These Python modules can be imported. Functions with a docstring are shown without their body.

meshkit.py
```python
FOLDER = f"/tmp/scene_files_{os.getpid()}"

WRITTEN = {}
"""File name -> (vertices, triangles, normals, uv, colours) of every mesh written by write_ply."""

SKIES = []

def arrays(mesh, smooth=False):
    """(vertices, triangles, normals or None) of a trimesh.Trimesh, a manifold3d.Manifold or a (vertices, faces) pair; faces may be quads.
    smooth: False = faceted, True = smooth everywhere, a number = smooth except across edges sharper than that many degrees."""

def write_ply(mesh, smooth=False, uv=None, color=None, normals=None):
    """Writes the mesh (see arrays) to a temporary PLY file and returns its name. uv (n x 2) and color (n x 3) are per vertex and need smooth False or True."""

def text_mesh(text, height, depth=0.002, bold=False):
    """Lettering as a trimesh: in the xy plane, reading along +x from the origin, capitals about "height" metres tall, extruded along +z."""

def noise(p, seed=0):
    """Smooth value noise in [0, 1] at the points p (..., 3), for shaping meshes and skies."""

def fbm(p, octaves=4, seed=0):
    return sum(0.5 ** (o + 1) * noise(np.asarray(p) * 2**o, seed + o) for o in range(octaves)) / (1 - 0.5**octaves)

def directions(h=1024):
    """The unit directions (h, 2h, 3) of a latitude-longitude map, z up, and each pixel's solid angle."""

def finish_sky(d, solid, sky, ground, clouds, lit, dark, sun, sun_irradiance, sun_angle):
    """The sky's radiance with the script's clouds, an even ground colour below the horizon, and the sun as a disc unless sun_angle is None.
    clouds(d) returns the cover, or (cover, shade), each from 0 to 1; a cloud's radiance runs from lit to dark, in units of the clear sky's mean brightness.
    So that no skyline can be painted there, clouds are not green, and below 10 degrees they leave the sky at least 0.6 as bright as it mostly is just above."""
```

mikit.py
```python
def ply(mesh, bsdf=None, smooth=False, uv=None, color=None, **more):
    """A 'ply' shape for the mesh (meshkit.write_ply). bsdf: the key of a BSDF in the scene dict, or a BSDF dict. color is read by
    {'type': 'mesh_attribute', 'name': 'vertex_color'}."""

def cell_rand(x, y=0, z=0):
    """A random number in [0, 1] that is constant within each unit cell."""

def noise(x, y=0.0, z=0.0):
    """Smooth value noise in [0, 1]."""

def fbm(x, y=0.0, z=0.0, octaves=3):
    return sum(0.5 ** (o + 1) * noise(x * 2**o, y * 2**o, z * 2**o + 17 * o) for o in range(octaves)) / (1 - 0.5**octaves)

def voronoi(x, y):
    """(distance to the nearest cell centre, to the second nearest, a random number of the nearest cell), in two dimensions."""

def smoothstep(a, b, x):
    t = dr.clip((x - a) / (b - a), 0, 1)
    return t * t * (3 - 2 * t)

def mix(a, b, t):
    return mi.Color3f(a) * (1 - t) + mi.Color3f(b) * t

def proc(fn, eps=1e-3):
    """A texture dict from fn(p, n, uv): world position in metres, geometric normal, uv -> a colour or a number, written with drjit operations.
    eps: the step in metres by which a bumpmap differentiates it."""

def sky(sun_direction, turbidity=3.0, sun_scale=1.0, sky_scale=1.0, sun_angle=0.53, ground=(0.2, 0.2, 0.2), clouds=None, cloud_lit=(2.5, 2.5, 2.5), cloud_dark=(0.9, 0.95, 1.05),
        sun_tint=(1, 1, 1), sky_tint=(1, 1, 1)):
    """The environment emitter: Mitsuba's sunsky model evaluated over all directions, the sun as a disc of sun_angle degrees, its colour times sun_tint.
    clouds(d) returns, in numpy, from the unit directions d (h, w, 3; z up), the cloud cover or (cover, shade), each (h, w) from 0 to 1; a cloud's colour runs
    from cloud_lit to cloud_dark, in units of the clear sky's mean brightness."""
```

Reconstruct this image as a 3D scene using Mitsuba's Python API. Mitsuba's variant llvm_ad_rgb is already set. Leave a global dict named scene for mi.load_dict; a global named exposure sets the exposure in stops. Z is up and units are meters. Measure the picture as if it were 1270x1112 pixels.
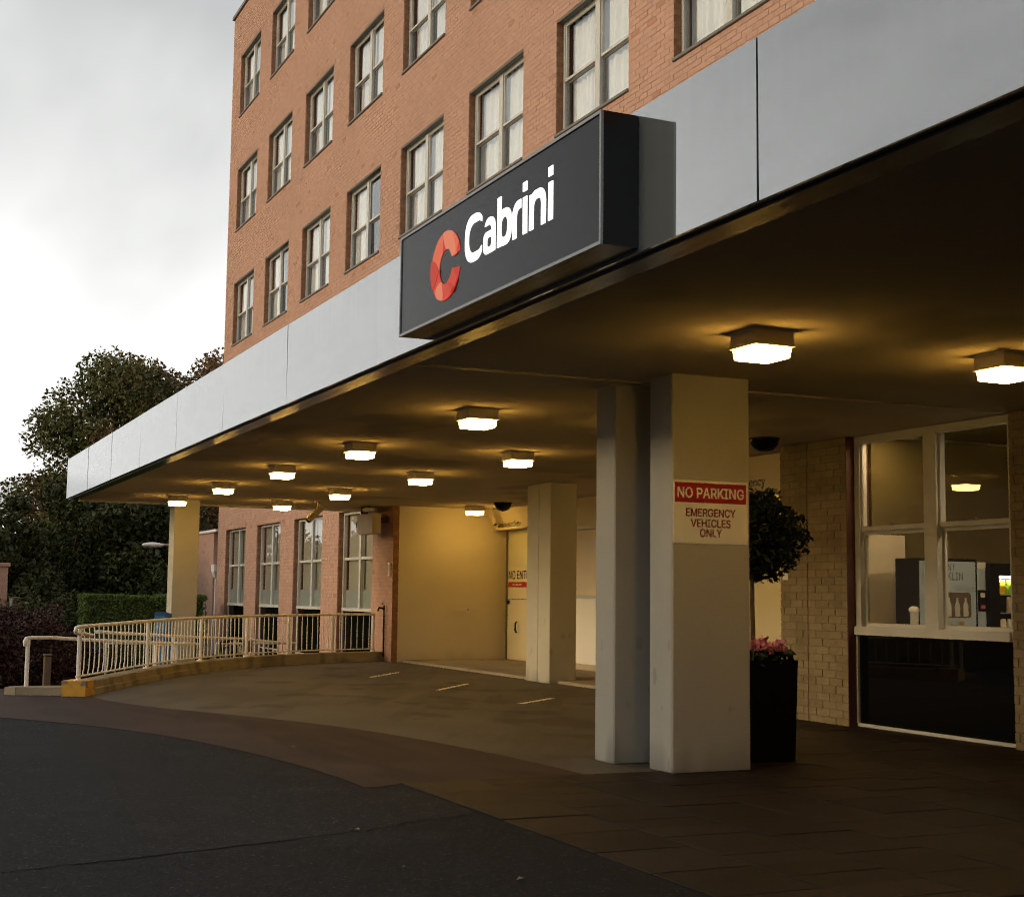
import math
import numpy as np
import trimesh
import drjit as dr
import mitsuba as mi
import mikit
import meshkit
from shapely.geometry import Polygon, LineString, Point, box as sbox
from shapely import affinity, union_all

T = mi.ScalarTransform4f
scene, labels = {}, {}
rng = np.random.default_rng(7)

# ------------------------------------------------------------------ camera, sky, exposure
CAM = (0.0, 0.0, 1.385)
FWD = (0.9057848, -0.4111965, 0.1023290)
UP = (-0.0882719, 0.0530874, 0.9946808)
scene['camera'] = {'type': 'perspective', 'fov': math.degrees(2 * math.atan(635 / 1767.37)), 'fov_axis': 'x',
                   'near_clip': 0.05, 'far_clip': 3000.0,
                   'to_world': T().look_at(origin=CAM, target=[CAM[i] + FWD[i] for i in range(3)], up=UP)}
exposure = 2.75


def clouds(d):
    el = d[..., 2]
    q = np.stack([d[..., 0] / (el + 0.25), d[..., 1] / (el + 0.25), el * 0 + 3.1], -1)
    n = meshkit.fbm(q * np.array([0.8, 1.6, 1.0]), 5, 11)
    m = meshkit.fbm(q * np.array([2.2, 5.0, 1.0]) + 9.7, 5, 4)
    e2 = el + 0.05 * (m - 0.5)
    band = np.exp(-((e2 - 0.125) / 0.018) ** 2) * np.clip(0.25 + (n - 0.4) * 4, 0, 1) + 1.0 * np.exp(-((e2 - 0.060) / 0.010) ** 2)
    shade = 0.10 + 1.5 * (n - 0.5) + 1.1 * (m - 0.5) + 4.9 * np.clip(el - 0.21, 0, 0.17) + 0.65 * band
    return np.ones_like(el), np.clip(shade, 0, 1)


SKY = 1.0
scene['sky_light'] = mikit.sky((0.15, 0.95, 0.20), turbidity=3, sun_scale=0.30, sky_scale=SKY, sun_angle=22, clouds=clouds,
                               cloud_lit=(3.0, 3.02, 2.93), cloud_dark=(1.62, 1.66, 1.66), sun_tint=(0.86, 0.97, 1.22), ground=(0.08, 0.08, 0.08))
LAMP = (5.45, 3.1, 0.62)

# ------------------------------------------------------------------ helpers
_used = {}


def num(base):
    k = _used.get(base, 0)
    _used[base] = k + 1
    return base if k == 0 else f'{base}_{k:03d}'


def thing(name, label, cat, group=None):
    key = num(name)
    labels[key] = {'label': label, 'category': cat}
    if group:
        labels[key]['group'] = group
    return key


def obj(parent, name, mesh, m, smooth=False, label=None, **kw):
    if isinstance(mesh, MB):
        mesh = mesh.get()
    key = num(f'{parent}__{name}' if parent else name)
    scene[key] = mikit.ply(mesh, m, smooth=smooth, **kw)
    if label:
        labels[key] = {'label': label}
    return key


def stuff(parent, name, mesh, m, label=None, cat=None, **kw):
    k = obj(parent, name, mesh, m, **kw)
    labels[k] = {'kind': 'stuff'}
    if label:
        labels[k]['label'] = label
    if cat:
        labels[k]['category'] = cat
    return k


def struct(name, mesh, m, label, **kw):
    k = obj(None, name, mesh, m, **kw)
    labels[k] = {'label': label, 'kind': 'structure', 'category': name.replace('_', ' ')}
    return k


BOXF = np.array([[0, 2, 1], [0, 3, 2], [4, 5, 6], [4, 6, 7], [0, 1, 5], [0, 5, 4], [1, 2, 6], [1, 6, 5], [2, 3, 7], [2, 7, 6], [3, 0, 4], [3, 4, 7]])


class MB:
    def __init__(self):
        self.v, self.f, self.n = [], [], 0

    def add(self, v, f):
        v = np.asarray(v, float)
        self.v.append(v)
        self.f.append(np.asarray(f, int) + self.n)
        self.n += len(v)
        return self

    def box(self, x0, x1, y0, y1, z0, z1):
        x0, x1 = min(x0, x1), max(x0, x1)
        y0, y1 = min(y0, y1), max(y0, y1)
        z0, z1 = min(z0, z1), max(z0, z1)
        return self.add([[x0, y0, z0], [x1, y0, z0], [x1, y1, z0], [x0, y1, z0], [x0, y0, z1], [x1, y0, z1], [x1, y1, z1], [x0, y1, z1]], BOXF)

    def cbox(self, x0, x1, y0, y1, z0, z1, c=0.01):
        """chamfered box: convex hull of inset corners"""
        pts = []
        for sx, x in ((1, x0), (-1, x1)):
            for sy, y in ((1, y0), (-1, y1)):
                for sz, z in ((1, z0), (-1, z1)):
                    pts += [[x + sx * c, y + sy * c, z], [x + sx * c, y, z + sz * c], [x, y + sy * c, z + sz * c]]
        h = trimesh.convex.convex_hull(np.array(pts))
        return self.add(h.vertices, h.faces)

    def mesh(self, m):
        return self.add(m.vertices, m.faces)

    def tube(self, pts, r, n=8, cap=True):
        pts = np.asarray(pts, float)
        rr = np.broadcast_to(np.asarray(r, float), (len(pts),))
        vs, fs = [], []
        tan = np.gradient(pts, axis=0) if len(pts) > 2 else np.repeat((pts[1] - pts[0])[None], 2, 0)
        ref = None
        for i, (p, t) in enumerate(zip(pts, tan)):
            t = t / (np.linalg.norm(t) + 1e-12)
            if ref is None:
                ref = np.cross(t, [0, 0, 1]) if abs(t[2]) < 0.9 else np.cross(t, [1, 0, 0])
            ref = ref - t * (ref @ t)
            ref /= np.linalg.norm(ref) + 1e-12
            b = np.cross(t, ref)
            a = np.arange(n) * 2 * np.pi / n
            vs.append(p + rr[i] * (np.cos(a)[:, None] * ref + np.sin(a)[:, None] * b))
        k = len(pts)
        for i in range(k - 1):
            for j in range(n):
                a, b2, c, d = i * n + j, i * n + (j + 1) % n, (i + 1) * n + (j + 1) % n, (i + 1) * n + j
                fs += [[a, b2, c], [a, c, d]]
        v = np.vstack(vs + [pts[:1], pts[-1:]])
        if cap:
            for j in range(n):
                fs += [[k * n, (j + 1) % n, j], [k * n + 1, (k - 1) * n + j, (k - 1) * n + (j + 1) % n]]
        return self.add(v, fs)

    def get(self):
        return trimesh.Trimesh(np.vstack(self.v), np.vstack(self.f), process=False)


def extr(poly, d):
    gs = getattr(poly, 'geoms', [poly])
    return trimesh.util.concatenate([trimesh.creation.extrude_polygon(g, d, engine='earcut') for g in gs if g.area > 1e-9])


def to(m, M):
    m = m.copy()
    m.apply_transform(np.array(M, float))
    return m


def face_y(m, x, y, z):      # xy outline -> facade-parallel plane, reads along -X, thickness towards +Y
    return to(m, [[-1, 0, 0, x], [0, 0, 1, y], [0, 1, 0, z], [0, 0, 0, 1]])


def face_x(m, x, y, z):      # -> plane facing -X, reads along -Y, thickness towards -X
    return to(m, [[0, 0, -1, x], [-1, 0, 0, y], [0, 1, 0, z], [0, 0, 0, 1]])


def lathe(prof, n=24):
    return trimesh.creation.revolve(np.array(prof), sections=n)


def sheet(poly, z, step=None):
    """flat polygon at height z"""
    v, f = trimesh.creation.triangulate_polygon(poly, engine='earcut')
    v = np.column_stack([v, np.full(len(v), z)])
    f = np.array(f)
    a = v[f]
    nz = np.cross(a[:, 1] - a[:, 0], a[:, 2] - a[:, 0])[:, 2]
    f[nz < 0] = f[nz < 0][:, ::-1]
    return trimesh.Trimesh(v, f, process=False)


# ------------------------------------------------------------------ materials
def rgb(c):
    return {'type': 'rgb', 'value': list(c)}


def two(b):
    return {'type': 'twosided', 'bsdf': b}


def pr(color, rough=0.6, spec=0.5, **kw):
    c = color if isinstance(color, dict) else rgb(color)
    return two({'type': 'principled', 'base_color': c, 'roughness': rough, 'specular': spec, **kw})


def dif(color):
    return two({'type': 'diffuse', 'reflectance': color if isinstance(color, dict) else rgb(color)})


def bump(inner, fn, scale, eps=2e-3):
    return two({'type': 'bumpmap', 'arbitrary': mikit.proc(fn, eps), 'scale': scale, 'bsdf': inner})


N, F = mikit.noise, mikit.fbm
BH, BL, BX0, BZ0 = 0.086, 0.24, 43.53, -1.892


def brick_tone(p):
    c = dr.floor((p.z - BZ0) / BH)
    off = (c - 2 * dr.floor(c / 2)) * 0.5
    k = dr.floor((BX0 - p.x) / BL + off)
    return mikit.cell_rand(k, c, 3), mikit.cell_rand(k, c, 8)


def f_brick(p, n, uv):
    a, b = brick_tone(p)
    base = mikit.mix((0.470, 0.296, 0.230), (0.508, 0.328, 0.258), a)
    base = dr.select(b > 0.985, mi.Color3f(0.41, 0.235, 0.165), base)
    g = 0.84 + 0.18 * F(p.x * 30, p.y * 30, p.z * 60) + 0.14 * F(p.x * 0.5, 3.0, p.z * 0.5)
    return base * g


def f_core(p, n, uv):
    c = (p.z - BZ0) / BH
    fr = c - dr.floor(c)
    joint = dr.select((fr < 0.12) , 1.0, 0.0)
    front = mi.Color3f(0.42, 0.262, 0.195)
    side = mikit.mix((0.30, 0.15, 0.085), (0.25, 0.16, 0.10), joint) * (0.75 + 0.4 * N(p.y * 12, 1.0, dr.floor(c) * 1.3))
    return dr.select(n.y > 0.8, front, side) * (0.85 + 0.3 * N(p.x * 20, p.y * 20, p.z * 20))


def f_cream_brick(p, n, uv):
    a, b = brick_tone(p)
    base = mikit.mix((0.25, 0.20, 0.12), (0.295, 0.24, 0.15), a)
    base = dr.select(b > 0.94, mi.Color3f(0.27, 0.21, 0.13), base)
    stain = mikit.smoothstep(0.5, 0.75, F(p.x * 3, 1.7, p.z * 3))
    return base * (0.8 + 0.3 * F(p.x * 30, p.y * 30, p.z * 60)) * (1 - 0.2 * stain)


def f_render(p, n, uv):
    g = 0.9 + 0.14 * F(p.x * 1.3, p.y * 1.3, p.z * 1.3) + 0.05 * N(p.x * 60, p.y * 60, p.z * 60)
    low = mikit.smoothstep(0.45, 0.0, p.z + 0.3 * N(p.x * 5, p.y * 5, 1.0))
    return mi.Color3f(0.69, 0.62, 0.46) * g * (1 - 0.18 * low)


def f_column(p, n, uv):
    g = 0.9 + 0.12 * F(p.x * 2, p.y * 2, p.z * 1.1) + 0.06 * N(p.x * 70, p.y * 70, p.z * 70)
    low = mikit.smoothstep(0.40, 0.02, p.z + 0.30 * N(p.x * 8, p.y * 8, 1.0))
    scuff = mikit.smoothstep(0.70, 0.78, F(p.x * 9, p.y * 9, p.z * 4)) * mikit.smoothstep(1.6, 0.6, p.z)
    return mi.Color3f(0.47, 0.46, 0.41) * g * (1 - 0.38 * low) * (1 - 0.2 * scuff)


def h_render(p, n, uv):
    return F(p.x * 45, p.y * 45, p.z * 45, 3)


def f_soffit(p, n, uv):
    g = 0.82 + 0.22 * F(p.x * 0.9, p.y * 0.9, 2.0) + 0.1 * N(p.x * 80, p.y * 80, 1.0)
    stain = mikit.smoothstep(0.60, 0.72, F(p.x * 0.55 + 7, p.y * 0.75, 5.0))
    return mi.Color3f(0.48, 0.41, 0.285) * g * (1 - 0.25 * stain)


def h_soffit(p, n, uv):
    return F(p.x * 55, p.y * 55, 1.0, 2)


def f_asphalt(p, n, uv):
    v = F(p.x * 0.7, p.y * 0.7, 1.0)
    fine = N(p.x * 140, p.y * 140, 1.0)
    speck = mikit.smoothstep(0.82, 0.93, N(p.x * 70, p.y * 70, 9.0))
    return mi.Color3f(0.0125, 0.0122, 0.0122) * (0.40 + 0.5 * v + 0.35 * fine + 0.5 * N(p.x * 42, p.y * 42, 3.0)) + mi.Color3f(0.07, 0.068, 0.062) * speck * 0.5 + mi.Color3f(0.004, 0.004, 0.004) * mikit.smoothstep(0.55, 0.75, F(p.x * 2.3, p.y * 2.3, 6.0, 4))


def h_asphalt(p, n, uv):
    return F(p.x * 95, p.y * 95, 1.0, 2)


def f_patch(p, n, uv):
    return f_asphalt(p, n, uv) * mi.Color3f(0.70, 0.70, 0.72)


def f_red(p, n, uv):
    v = F(p.x * 0.9, p.y * 0.9, 4.0)
    fine = N(p.x * 120, p.y * 120, 1.0)
    tyre = mikit.smoothstep(0.5, 0.7, F(p.x * 0.5, p.y * 2.3, 8.0))
    return mi.Color3f(0.042, 0.0265, 0.022) * (0.62 + 0.5 * v + 0.3 * fine) * (1 - 0.22 * tyre)


def f_drive(p, n, uv):
    v = F(p.x * 0.8, p.y * 0.8, 4.0)
    w = F(p.x * 0.35 - p.y * 0.25, p.x * 1.2 + p.y * 2.2, 2.0, 4)
    tyre = mikit.smoothstep(0.46, 0.66, w)
    fine = N(p.x * 90, p.y * 90, 1.0)
    oil = mikit.smoothstep(0.66, 0.78, F(p.x * 1.1, p.y * 1.5, 12.0))
    return mi.Color3f(0.088, 0.077, 0.060) * (0.74 + 0.32 * v + 0.2 * fine) * (1 - 0.16 * tyre) * (1 - 0.25 * oil)


def f_paver(p, n, uv):
    k, c = dr.floor((p.x - 10.03) / 0.61), dr.floor((p.y + 3.68) / 0.61)
    a = mikit.cell_rand(k, c, 5)
    base = mikit.mix((0.0125, 0.0080, 0.0056), (0.0205, 0.0135, 0.0095), a)
    v = F(p.x * 1.2, p.y * 1.2, 4.0)
    return base * (0.6 + 0.5 * v + 0.35 * N(p.x * 90, p.y * 90, 1.0))


def f_footpath(p, n, uv):
    v = F(p.x * 0.8, p.y * 0.8, 4.0)
    return mi.Color3f(0.30, 0.26, 0.20) * (0.7 + 0.45 * v + 0.15 * N(p.x * 80, p.y * 80, 1.0))


def f_kerb(p, n, uv):
    v = F(p.x * 2.5, p.y * 2.5, p.z * 4)
    st = mikit.smoothstep(0.45, 0.7, F(p.x * 5, p.y * 5, p.z * 1.5))
    return mi.Color3f(0.33, 0.28, 0.20) * (0.65 + 0.5 * v + 0.15 * N(p.x * 60, p.y * 60, p.z * 60)) * (1 - 0.35 * st)


def f_yellow(p, n, uv):
    ch = mikit.smoothstep(0.60, 0.66, F(p.x * 11, p.y * 11, p.z * 11))
    return mikit.mix((0.56, 0.30, 0.035), (0.22, 0.18, 0.13), ch) * (0.8 + 0.3 * N(p.x * 14, p.y * 14, p.z * 14))


def f_soil(p, n, uv):
    return mi.Color3f(0.055, 0.045, 0.032) * (0.5 + F(p.x * 3, p.y * 3, 1.0)) * (0.7 + 0.6 * N(p.x * 40, p.y * 40, 2.0))


def f_leafA(p, n, uv):
    a, b = N(p.x * 3.1, p.y * 3.1, p.z * 3.1), N(p.x * 0.45 + 4, p.y * 0.45, p.z * 0.45)
    g = mikit.mix((0.060, 0.074, 0.020), (0.140, 0.138, 0.044), a)
    r = mikit.mix((0.220, 0.105, 0.052), (0.165, 0.118, 0.048), a)
    return mikit.mix(g, r, mikit.smoothstep(0.38, 0.62, b) * 0.85)


def f_leafB(p, n, uv):
    a = N(p.x * 4.1, p.y * 4.1, p.z * 4.1)
    return mikit.mix((0.026, 0.040, 0.012), (0.062, 0.074, 0.022), a)


def f_leafP(p, n, uv):
    a = N(p.x * 5.1, p.y * 5.1, p.z * 5.1)
    return mikit.mix((0.026, 0.013, 0.013), (0.055, 0.026, 0.023), a)


def f_hedge(p, n, uv):
    a = N(p.x * 6, p.y * 6, p.z * 6)
    return mikit.mix((0.060, 0.112, 0.022), (0.130, 0.190, 0.044), a)


def f_bay(p, n, uv):
    a = N(p.x * 25, p.y * 25, p.z * 25)
    return mikit.mix((0.010, 0.018, 0.008), (0.022, 0.036, 0.014), a)


def f_bark(p, n, uv):
    return mi.Color3f(0.075, 0.058, 0.042) * (0.5 + F(p.x * 9, p.y * 9, p.z * 2.0))


def f_curtain(p, n, uv):
    return mi.Color3f(0.70, 0.75, 0.76) * (0.92 + 0.1 * N(p.x * 3, 1.0, p.z * 0.7))


def f_alu(p, n, uv):
    return mi.Color3f(0.50, 0.50, 0.47) * (0.88 + 0.16 * F(p.x * 4, p.y * 4, p.z * 4))


def f_fascia(p, n, uv):
    dirt = mikit.smoothstep(0.40, 0.75, F(p.x * 0.9, 2.0, p.z * 2.2, 4))
    k = mikit.cell_rand(dr.floor((p.x - 5.337) / 2.657), 2.0, 2.0)
    drip = N(p.x * 18, 5.0, p.z * 0.8) * mikit.smoothstep(3.2, 3.95, p.z)
    return mi.Color3f(0.14, 0.16, 0.17) * (0.92 + 0.14 * k) * (1 - 0.14 * dirt) * (1 - 0.10 * drip)


M = {
    'm_brick': dif(mikit.proc(f_brick)),
    'm_core': dif(mikit.proc(f_core)),
    'm_cream_brick': dif(mikit.proc(f_cream_brick)),
    'm_cream_mortar': dif((0.20, 0.155, 0.10)),
    'm_dark_red': pr((0.10, 0.032, 0.022), 0.6),
    'm_render': bump({'type': 'diffuse', 'reflectance': mikit.proc(f_render)}, h_render, 0.0016),
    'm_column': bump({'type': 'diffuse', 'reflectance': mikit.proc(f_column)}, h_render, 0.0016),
    'm_soffit': bump({'type': 'diffuse', 'reflectance': mikit.proc(f_soffit)}, h_soffit, 0.004),
    'm_asphalt': bump({'type': 'principled', 'base_color': mikit.proc(f_asphalt), 'roughness': 0.75, 'specular': 0.15}, h_asphalt, 0.006),
    'm_patch': bump({'type': 'principled', 'base_color': mikit.proc(f_patch), 'roughness': 0.75, 'specular': 0.15}, h_asphalt, 0.006),
    'm_red': bump({'type': 'principled', 'base_color': mikit.proc(f_red), 'roughness': 0.7, 'specular': 0.15}, h_asphalt, 0.003),
    'm_drive': bump({'type': 'principled', 'base_color': mikit.proc(f_drive), 'roughness': 0.65, 'specular': 0.15}, h_asphalt, 0.002),
    'm_paver': bump({'type': 'principled', 'base_color': mikit.proc(f_paver), 'roughness': 0.6, 'specular': 0.15}, h_asphalt, 0.002),
    'm_grout': dif((0.085, 0.07, 0.055)),
    'm_footpath': dif(mikit.proc(f_footpath)),
    'm_kerb': bump({'type': 'diffuse', 'reflectance': mikit.proc(f_kerb)}, h_render, 0.004),
    'm_yellow': pr(mikit.proc(f_yellow), 0.55),
    'm_line': dif((0.62, 0.58, 0.48)),
    'm_soil': dif(mikit.proc(f_soil)),
    'm_leafA': two({'type': 'principled', 'base_color': mikit.proc(f_leafA), 'roughness': 0.55, 'specular': 0.25}),
    'm_leafB': two({'type': 'principled', 'base_color': mikit.proc(f_leafB), 'roughness': 0.55, 'specular': 0.25}),
    'm_leafP': two({'type': 'principled', 'base_color': mikit.proc(f_leafP), 'roughness': 0.55, 'specular': 0.25}),
    'm_hedge': two({'type': 'principled', 'base_color': mikit.proc(f_hedge), 'roughness': 0.55, 'specular': 0.25}),
    'm_bay': two({'type': 'principled', 'base_color': mikit.proc(f_bay), 'roughness': 0.45, 'specular': 0.4}),
    'm_bark': dif(mikit.proc(f_bark)),
    'm_stem': dif((0.20, 0.15, 0.10)),
    'm_seam': dif((0.006, 0.006, 0.006)),
    'm_curtain': dif(mikit.proc(f_curtain)),
    'm_alu': pr(mikit.proc(f_alu), 0.5),
    'm_alu_dark': pr((0.13, 0.12, 0.105), 0.5),
    'm_glass': {'type': 'thindielectric', 'int_ior': 1.52},
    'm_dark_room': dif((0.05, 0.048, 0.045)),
    'm_fascia': two({'type': 'blendbsdf', 'weight': 0.36, 'coat': {'type': 'plastic', 'diffuse_reflectance': mikit.proc(f_fascia), 'int_ior': 1.6},
                     'metal': {'type': 'conductor', 'material': 'none', 'specular_reflectance': rgb((0.97, 0.98, 1.0))}}),
    'm_trim': {'type': 'twosided', 'bsdf': {'type': 'roughplastic', 'diffuse_reflectance': rgb((0.03, 0.025, 0.02)), 'int_ior': 1.42, 'alpha': 0.06}},
    'm_gap': dif((0.02, 0.02, 0.02)),
    'm_roof': dif((0.18, 0.18, 0.17)),
    'm_sign_black': pr((0.006, 0.007, 0.009), 0.2, 0.2),
    'm_sign_face': pr((0.011, 0.011, 0.016), 0.2, 0.12),
    'm_sign_frame': pr((0.27, 0.30, 0.33), 0.4, 0.4),
    'm_lamp_body': pr((0.52, 0.46, 0.36), 0.55),
    'm_white': pr((0.74, 0.73, 0.70), 0.45),
    'm_rail': pr((0.74, 0.71, 0.66), 0.4),
    'm_sign_white': dif((0.92, 0.90, 0.84)),
    'm_lit': dif((0.12, 0.12, 0.12)),
    'm_sign_red': dif((0.46, 0.035, 0.05)),
    'm_maroon': dif((0.22, 0.012, 0.025)),
    'm_black': pr((0.006, 0.006, 0.006), 0.4, 0.2),
    'm_black_gloss': {'type': 'twosided', 'bsdf': {'type': 'plastic', 'diffuse_reflectance': rgb((0.003, 0.003, 0.003)), 'int_ior': 1.28}},
    'm_pot': pr((0.005, 0.005, 0.006), 0.5, 0.15),
    'm_petal': two({'type': 'principled', 'base_color': rgb((0.68, 0.26, 0.36)), 'roughness': 0.6}),
    'm_petal2': two({'type': 'principled', 'base_color': rgb((0.42, 0.05, 0.15)), 'roughness': 0.6}),
    'm_beige': pr((0.42, 0.36, 0.26), 0.5),
    'm_olive': dif((0.14, 0.112, 0.045)),
    'm_cream': dif((0.78, 0.70, 0.54)),
    'm_floor': pr((0.2, 0.16, 0.11), 0.4),
    'm_pale_blue': pr((0.42, 0.52, 0.60), 0.35),
    'm_frost': dif((0.34, 0.38, 0.36)),
    'm_blind': dif((0.40, 0.385, 0.31)),
    'm_blue': pr((0.025, 0.15, 0.50), 0.4),
    'm_blue_pale': pr((0.08, 0.29, 0.66), 0.4),
    'm_orange': pr((0.52, 0.16, 0.09), 0.5),
    'm_grey_text': dif((0.16, 0.18, 0.20)),
    'm_door': pr((0.66, 0.60, 0.40), 0.3),
    'm_pane_reflection': pr((0.60, 0.58, 0.38), 0.12),  # cream reflection painted into the door pane colour
    'm_wood': dif((0.16, 0.12, 0.085)),
    'm_pink_wall': dif((0.50, 0.32, 0.25)),
    'm_house_roof': dif((0.22, 0.23, 0.24)),
    'm_steel': pr((0.40, 0.40, 0.40), 0.4, metallic=0.5),
    'm_car': pr((0.55, 0.56, 0.57), 0.25),
    'm_tyre': dif((0.02, 0.02, 0.02)),
    'm_bottle': pr((0.55, 0.56, 0.52), 0.15),
    'm_gold': pr((0.55, 0.36, 0.10), 0.3),
    'm_packA': pr((0.55, 0.10, 0.16), 0.3),
    'm_packB': pr((0.62, 0.55, 0.45), 0.3),
    'm_packY': pr((0.80, 0.62, 0.03), 0.3),
    'm_packG': pr((0.35, 0.62, 0.05), 0.3),
    'm_dry_leaf': dif((0.40, 0.33, 0.22)),
}
scene.update(M)

YW, YG, SOF, FT, YF = -9.90, -10.05, 3.185, 3.967, -3.643

# ------------------------------------------------------------------ ground (setting)
XE = 20.0


def curve(pts, n=60):
    pts = np.array(pts, float)
    t = np.r_[0, np.cumsum(np.linalg.norm(np.diff(pts, axis=0), axis=1))]
    from scipy.interpolate import CubicSpline
    cs = CubicSpline(t, pts)
    return cs(np.linspace(0, t[-1], n))


KERB = curve([(19.45, -2.75), (21.0, -3.5), (22.8, -4.37), (25.81, -6.39), (27.45, -8.4), (28.0, -9.86)], 50)
RED_TAN = curve([(19.5, -2.85), (16.98, -3.52), (15.35, -4.29), (13.95, -4.75), (12.47, -5.03), (11.19, -5.17), (10.04, -5.22)], 40)
RED_ASPH = curve([(16.9, -1.2), (16.1, -1.75), (14.93, -2.40), (13.29, -2.95), (11.67, -3.25), (10.79, -3.34), (9.9, -3.36)], 40)
RED_ASPH = np.vstack([[[20.6, 6.0], [18.6, 1.2], [17.6, -0.4]], RED_ASPH])

gx, gy = np.meshgrid(np.r_[-700, -120, -40, np.linspace(-20, 60, 60), 75, 100, 150, 300, 1200], np.r_[-900, -300, -100, -60, np.linspace(-40, 40, 61), 60, 120, 300, 900], indexing='ij')
gz = -0.03 - 0.55 * np.clip((gx - 21.0) / 8.0, 0, 1) - 2.6 * np.clip((gx - 30) / 50, 0, 1) - 1.2 * np.clip((gx - 100) / 300, 0, 1)
gn, gm = gx.shape
gi = np.arange(gn * gm).reshape(gn, gm)
gf = np.stack([gi[:-1, :-1], gi[1:, :-1], gi[1:, 1:], gi[:-1, 1:]], -1).reshape(-1, 4)
struct('ground', (np.stack([gx, gy, gz], -1).reshape(-1, 3), gf), 'm_soil', 'dark soil ground sloping away behind the balustrade', smooth=True)

struct('road', sheet(Polygon([(-60, -3.68), (10.0, -3.68), (10.0, -3.9), (17, -3.9), (19.6, -2.6), (19.9, -1.8), (21, 1.5), (23.0, 30), (-60, 30)]), 0.0), 'm_asphalt', 'dark grey asphalt road in the foreground')
struct('road_patch', sheet(Polygon([(-2, 3.0), (6.6, 1.2), (7.53, -0.70), (7.78, -1.55), (8.02, -2.55), (8.12, -2.80), (8.5, -3.66), (-2, -3.66)]), 0.004), 'm_patch', 'darker asphalt patch along the edge of the paving')
band = Polygon(list(map(tuple, RED_TAN)) + [(10.03, -3.69), (9.9, -3.5)] + list(map(tuple, RED_ASPH[::-1])) + [(24.0, 6.0), (21.5, -1.5), (20.6, -2.9)])
struct('paving_band', sheet(band.buffer(0), 0.004), 'm_red', 'reddish brown paved band curving between the asphalt and the driveway')
drive = Polygon(list(map(tuple, RED_TAN)) + [(10.03, -10.3), (28.3, -10.3)] + list(map(tuple, KERB[::-1])))
struct('driveway', sheet(drive.buffer(0), 0.004), 'm_drive', 'tan concrete driveway under the canopy')
struct('footpath', MB().box(14.1, 27.62, -12.5, -10.12, -0.2, 0.05), 'm_footpath', 'pale footpath along the cream wall under the building')

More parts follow.
